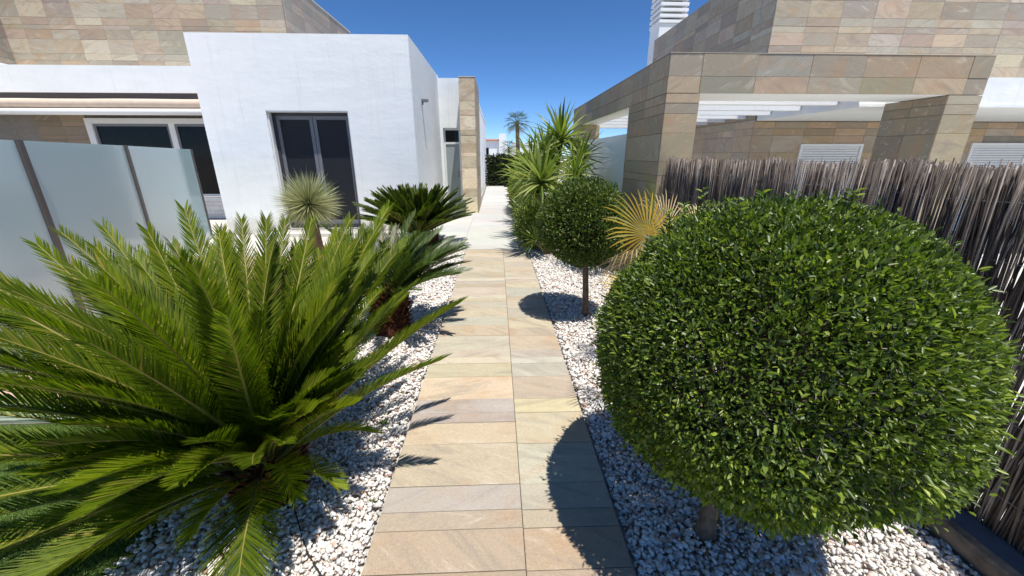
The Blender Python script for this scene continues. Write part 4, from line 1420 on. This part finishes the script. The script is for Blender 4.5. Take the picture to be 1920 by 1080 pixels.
def yucca(label, base, heads, lean=None):
    Y = thing('yucca', label, 'yucca', base, 'spiky yuccas past the small ball tree')
    b = Vector(base)
    for (c, n, L) in heads:
        c = Vector(c)
        mid = b.lerp(c, .5) + Vector((gy.uniform(-.06, .06), gy.uniform(-.06, .06), -.05))
        tube('trunk', [b + Vector((0, 0, -.03)), mid, c - Vector((0, 0, .04))], [.05, .04, .035], M_BARK, Y, 9, .003)
        rosette(Y, c, n, L, gy, BL)
    return Y
yucca('nearest yucca with a wide rosette of striped green leaves behind the small ball tree', (.86, 6.45, 0),
      [((.70, 6.30, 1.18), 88, .66), ((.80, 6.60, .58), 44, .45), ((.62, 6.15, .30), 36, .36)])
yucca('two headed yucca standing behind the nearest yucca by the pavement edge', (.85, 7.6, 0),
      [((.68, 7.65, 1.34), 84, .70), ((.62, 7.40, .45), 40, .42), ((1.05, 7.3, .95), 40, .5)])
yucca('tallest yucca with its upright spiky head against the pergola beam', (1.15, 8.1, 0),
      [((1.26, 8.05, 1.86), 90, .72), ((1.42, 7.30, 1.28), 66, .56)])
yucca('low yucca farthest along the pavement with a single rosette', (.62, 9.5, 0),
      [((.62, 9.45, 1.05), 60, .62), ((.60, 8.9, .4), 36, .42)])
yucca('leafy yucca clump filling the gap left of the tallest yucca', (.95, 8.9, 0),
      [((1.0, 8.9, 1.45), 90, .70), ((.80, 8.3, .85), 60, .58), ((.95, 7.9, 1.62), 70, .6)])
yucca('short yucca right of the tallest one close to the frosted screen', (1.45, 7.4, 0),
      [((1.30, 7.0, .92), 70, .56), ((1.62, 7.9, 1.55), 66, .56)])
# low green undergrowth beneath
def bush(name, label, cat, c, rx, ry, rz, n, L, W, m, seed, group=None):
    g = np.random.default_rng(seed)
    u = unit(g.normal(size=(n, 3)))
    rad = g.random(n) ** .45
    P = np.array(c) + u * np.array([rx, ry, rz]) * rad[:, None] * (1 + .12 * np.sin(u[:, :1] * 9 + seed))
    P[:, 2] = np.maximum(P[:, 2], .01)
    D = unit(u + g.normal(size=(n, 3)) * .7 + np.array([0, 0, .5]))
    Nn = unit(g.normal(size=(n, 3)) + np.array([0, 0, 1.0]))
    t = thing(name, label, cat, (c[0], c[1], 0), group)
    link('foliage', leaves_mesh('foliage', P, D, Nn, L * g.uniform(.6, 1.3, n), W * g.uniform(.7, 1.2, n), m, origin=(c[0], c[1], 0)), t, (c[0], c[1], 0), kind='stuff')
    V, Fc = [], []
    gg = random.Random(seed)
    for k in range(14):
        a = gg.uniform(0, 6.28)
        e = Vector((math.cos(a) * rx * .7, math.sin(a) * ry * .7, c[2] + gg.uniform(0, rz * .6)))
        v, f = tube_vf([Vector((0, 0, -.02)), e * .5 + Vector((0, 0, .05)), e], [.012, .008, .003], 5)
        b = len(V)
        V += v
        Fc += [tuple(i + b for i in q) for q in f]
    link('stem', new_mesh('stem', V, Fc, (M_BARK,)), t, (c[0], c[1], 0))
    return t
bush('shrub', 'loose yellow green shrub under the yuccas at the pavement edge', 'shrub', (.70, 7.0, .36), .34, .60, .44, 2600, .12, .022, M_YUCCA, 41)
bush('shrub', 'bright green shrub against the pergola between small ball tree and yuccas', 'shrub', (1.45, 5.6, .60), .45, .7, .58, 6500, .045, .02, M_BALL, 42)
bush('shrub', 'small leaved shrub behind the small ball tree by the frosted screen', 'shrub', (1.2, 6.9, .5), .5, .7, .5, 3500, .06, .022, M_SMALLBALL, 43)
bush('shrub', 'pale green grassy shrub beside the far end of the pavement', 'shrub', (.68, 11.5, .55), .33, 1.6, .6, 4200, .16, .016, M_YUCCA, 44)
bush('shrub', 'dark green low shrub at the foot of the large fan palm', 'shrub', (1.62, 3.5, .25), .25, .4, .28, 1600, .04, .018, M_BALL, 45)

# blue yucca ball in front of the white block
BY = thing('blue_yucca', 'round silvery blue yucca with fine stiff leaves in front of the dark glazed door', 'yucca', (-2.98, 6.5, 0))
tube('trunk', [(-2.98, 6.5, -.04), (-2.99, 6.5, .4), (-3.0, 6.5, .74)], [.10, .085, .07], M_BARK, BY, 12, .004)
gbY = random.Random(2)
thin = [new_mesh('leaf', [(0, .011, 0), (0, -.011, 0), (.5, .014, .002), (.5, -.014, .002), (1, 0, 0)], [(0, 1, 3, 2), (2, 3, 4)], (M_BLUEYUCCA,))]
cY = Vector((-3.0, 6.5, .83))
for j in range(290):
    z = 1 - 1.88 * (j + .5) / 290
    az = j * 2.39996
    r = math.sqrt(max(0, 1 - z * z))
    d = Vector((r * math.cos(az), r * math.sin(az), z))
    o = bpy.data.objects.new('leaf', thin[0])
    COL.objects.link(o)
    o.parent = BY
    o.location = cY + d * .02 - BY.location
    o.rotation_euler = (Matrix(d.to_track_quat('X', 'Z').to_matrix()) @ Matrix.Rotation(gbY.uniform(0, 3), 3, 'X')).to_euler()
    s = .55 * gbY.uniform(.88, 1.08)
    o.scale = (s, s, s)
n = 1500
gq = np.random.default_rng(3)
D = unit(gq.normal(size=(n, 3)))
D = D[D[:, 2] > -.85]
n = len(D)
link('inner_foliage', leaves_mesh('inner_foliage', np.tile(np.array(cY), (n, 1)), D, gq.normal(size=(n, 3)), 0.52 * gq.uniform(.85, 1.05, n), np.full(n, .011), M_BLUEYUCCA,
     np.array([[0, .5, 0], [0, -.5, 0], [1, 0, 0]]), np.array([[0, 1, 2]]), origin=tuple(cY)), BY, cY, kind='stuff')

# weeds and hose on the gravel
for (x, y_, s, lab) in ((-.70, 2.02, .05, 'tiny green weed growing in the left gravel near the path edge'), (-.60, 1.45, .025, 'smaller weed sprig in the left gravel touching the path')):
    t = thing('weed', lab, 'weed', (x, y_, 0))
    n = 26
    g = np.random.default_rng(int(s * 1000))
    a = g.uniform(0, 6.28, n)
    D = np.stack([np.cos(a), np.sin(a), g.uniform(.2, 1.2, n)], 1)
    P = np.stack([np.cos(a) * s * .3 * g.random(n), np.sin(a) * s * .3 * g.random(n), g.uniform(0.005, .02, n)], 1)
    link('leaf_tuft', leaves_mesh('leaf_tuft', P, D, np.tile(np.array([0, 0, 1.]), (n, 1)), s * g.uniform(.3, .8, n), np.full(n, s * .16), M_WEED), t, (x, y_, 0))
hp = [(-.57 - .045 * k, .95 + .055 * k + .012 * math.sin(k * .9), .006 + .006 * math.sin(k * .8)) for k in range(12)]
o = tube('drip_hose', hp, .0032, M_HOSE, None, 7)
o['label'] = 'thin black drip hose lying on the left gravel near the cycad foot'
o['category'] = 'hose'

# fallen dry leaves on the gravel and the path
n = 150
g = np.random.default_rng(77)
side = g.random(n) < .5
P = np.stack([np.where(side, g.uniform(-1.4, -.56, n), g.uniform(.54, 1.85, n)), g.uniform(.9, 6.5, n) ** 1.0, g.uniform(.006, .014, n)], 1)
P[:9, 0] = g.uniform(-.5, .5, 9)
P[:9, 2] = .003
D = unit(np.stack([g.normal(size=n), g.normal(size=n), g.normal(0, .15, n)], 1))
Nn = unit(np.stack([g.normal(0, .25, n), g.normal(0, .25, n), np.ones(n)], 1))
link('fallen_leaves', leaves_mesh('fallen_leaves', P, D, Nn, g.uniform(.018, .034, n), g.uniform(.008, .013, n),
     leaf_material("fallen_leaf", [(0, (.12, .07, .03)), (.6, (.24, .15, .06)), (1, (.16, .17, .05))], .7, .1, .2)), None, (0, 0, 0), kind='stuff',
     label='scattered small dry brown leaves lying on the gravel beds and path', category='fallen leaves')

# ------------------------------------------------------------------ far things
HG = thing('hedge', 'dark clipped hedge closing the far end of the pale pavement', 'hedge', (.4, 22.3, 0))
n = 9000
g = np.random.default_rng(9)
P = np.stack([g.uniform(-.55, 3.2, n), g.uniform(22.0, 22.8, n), g.uniform(0.02, 1.62, n)], 1)
P[:, 2] += .04 * np.sin(P[:, 0] * 5)
link('foliage', leaves_mesh('foliage', P, unit(g.normal(size=(n, 3))), unit(g.normal(size=(n, 3))), g.uniform(.09, .16, n), g.uniform(.05, .08, n), M_HEDGE, origin=(.4, 22.3, 0)), HG, (.4, 22.3, 0), kind='stuff')
boxes('dark_core', [(-.45, 3.1, 22.2, 22.6, 0, 1.5)], simple("hedge_core_shade", (.02, .018, .012), .95, .05), HG)  # solid filler block, shade between the hedge leaves put into its colour

FH = thing('far_house', 'distant white house with a low red tiled roof behind the hedge', 'house', (-1, 48, 0))
boxes('wall', [(-6, 1.2, 46, 54, 0, 3.2)], M_PLASTER, FH)
boxes('wall_tower', [(.35, 1.1, 45.5, 47, 0, 3.85)], M_PLASTER, FH)
V = [(-6.2, 45.8, 3.2), (.34, 45.8, 3.2), (.34, 50, 3.5), (-6.2, 50, 3.5), (-6.2, 54.2, 3.2), (.34, 54.2, 3.2), (-6.2, 45.8, 3.1), (.34, 45.8, 3.1)]
link('roof', new_mesh('roof', V, [(0, 1, 2, 3), (3, 2, 5, 4), (6, 7, 1, 0)], (M_ROOFRED,)), FH, (0, 0, 0))
boxes('window', [(-1.6, -.8, 45.97, 46.0, 1.2, 2.4)], M_GLASSDARK, FH)
FH2 = thing('far_house', 'distant plain white house right of the red roofed one behind the palms', 'house', (5, 60, 0))
boxes('wall', [(2.2, 9, 58, 66, 0, 3.0)], M_PLASTER, FH2)
boxes('parapet', [(2.1, 9.1, 57.9, 58.2, 3.002, 3.3)], M_PLASTER, FH2)

def far_palm(label, x, y_, h, r, n, seed):
    g = random.Random(seed)
    t = thing('palm_tree', label, 'palm tree', (x, y_, 0), 'palms beyond the hedge')
    tube('trunk', [(x, y_, 0), (x + .05, y_, h * .5), (x, y_, h)], [.20, .15, .13], M_BARK, t, 10, .01)
    for k in range(n):
        az = k * 2.39996
        e = 1.3 - 2.0 * (k / n)
        hub = Vector((x, y_, h)) + Vector((math.cos(az) * math.cos(e), math.sin(az) * math.cos(e), math.sin(e))) * r * .5
        o = fan_leaf(t, hub, az, e - .2, r * .55, 14, M_PALM if e > -.5 else M_FANTAN, 2.6, .3, 0, petiole=False, curltip=.2, seed=seed + k)
        tube('leaf_stalk', [(x, y_, h), tuple(hub)], .015, M_PALM, t, 4)
far_palm('tall slender fan palm rising above the far hedge against the sky', 1.53, 30, 3.75, 1.05, 26, 5)
far_palm('short bushy fan palm behind the hedge near the white far house', 1.1, 36, 2.2, .9, 18, 50)
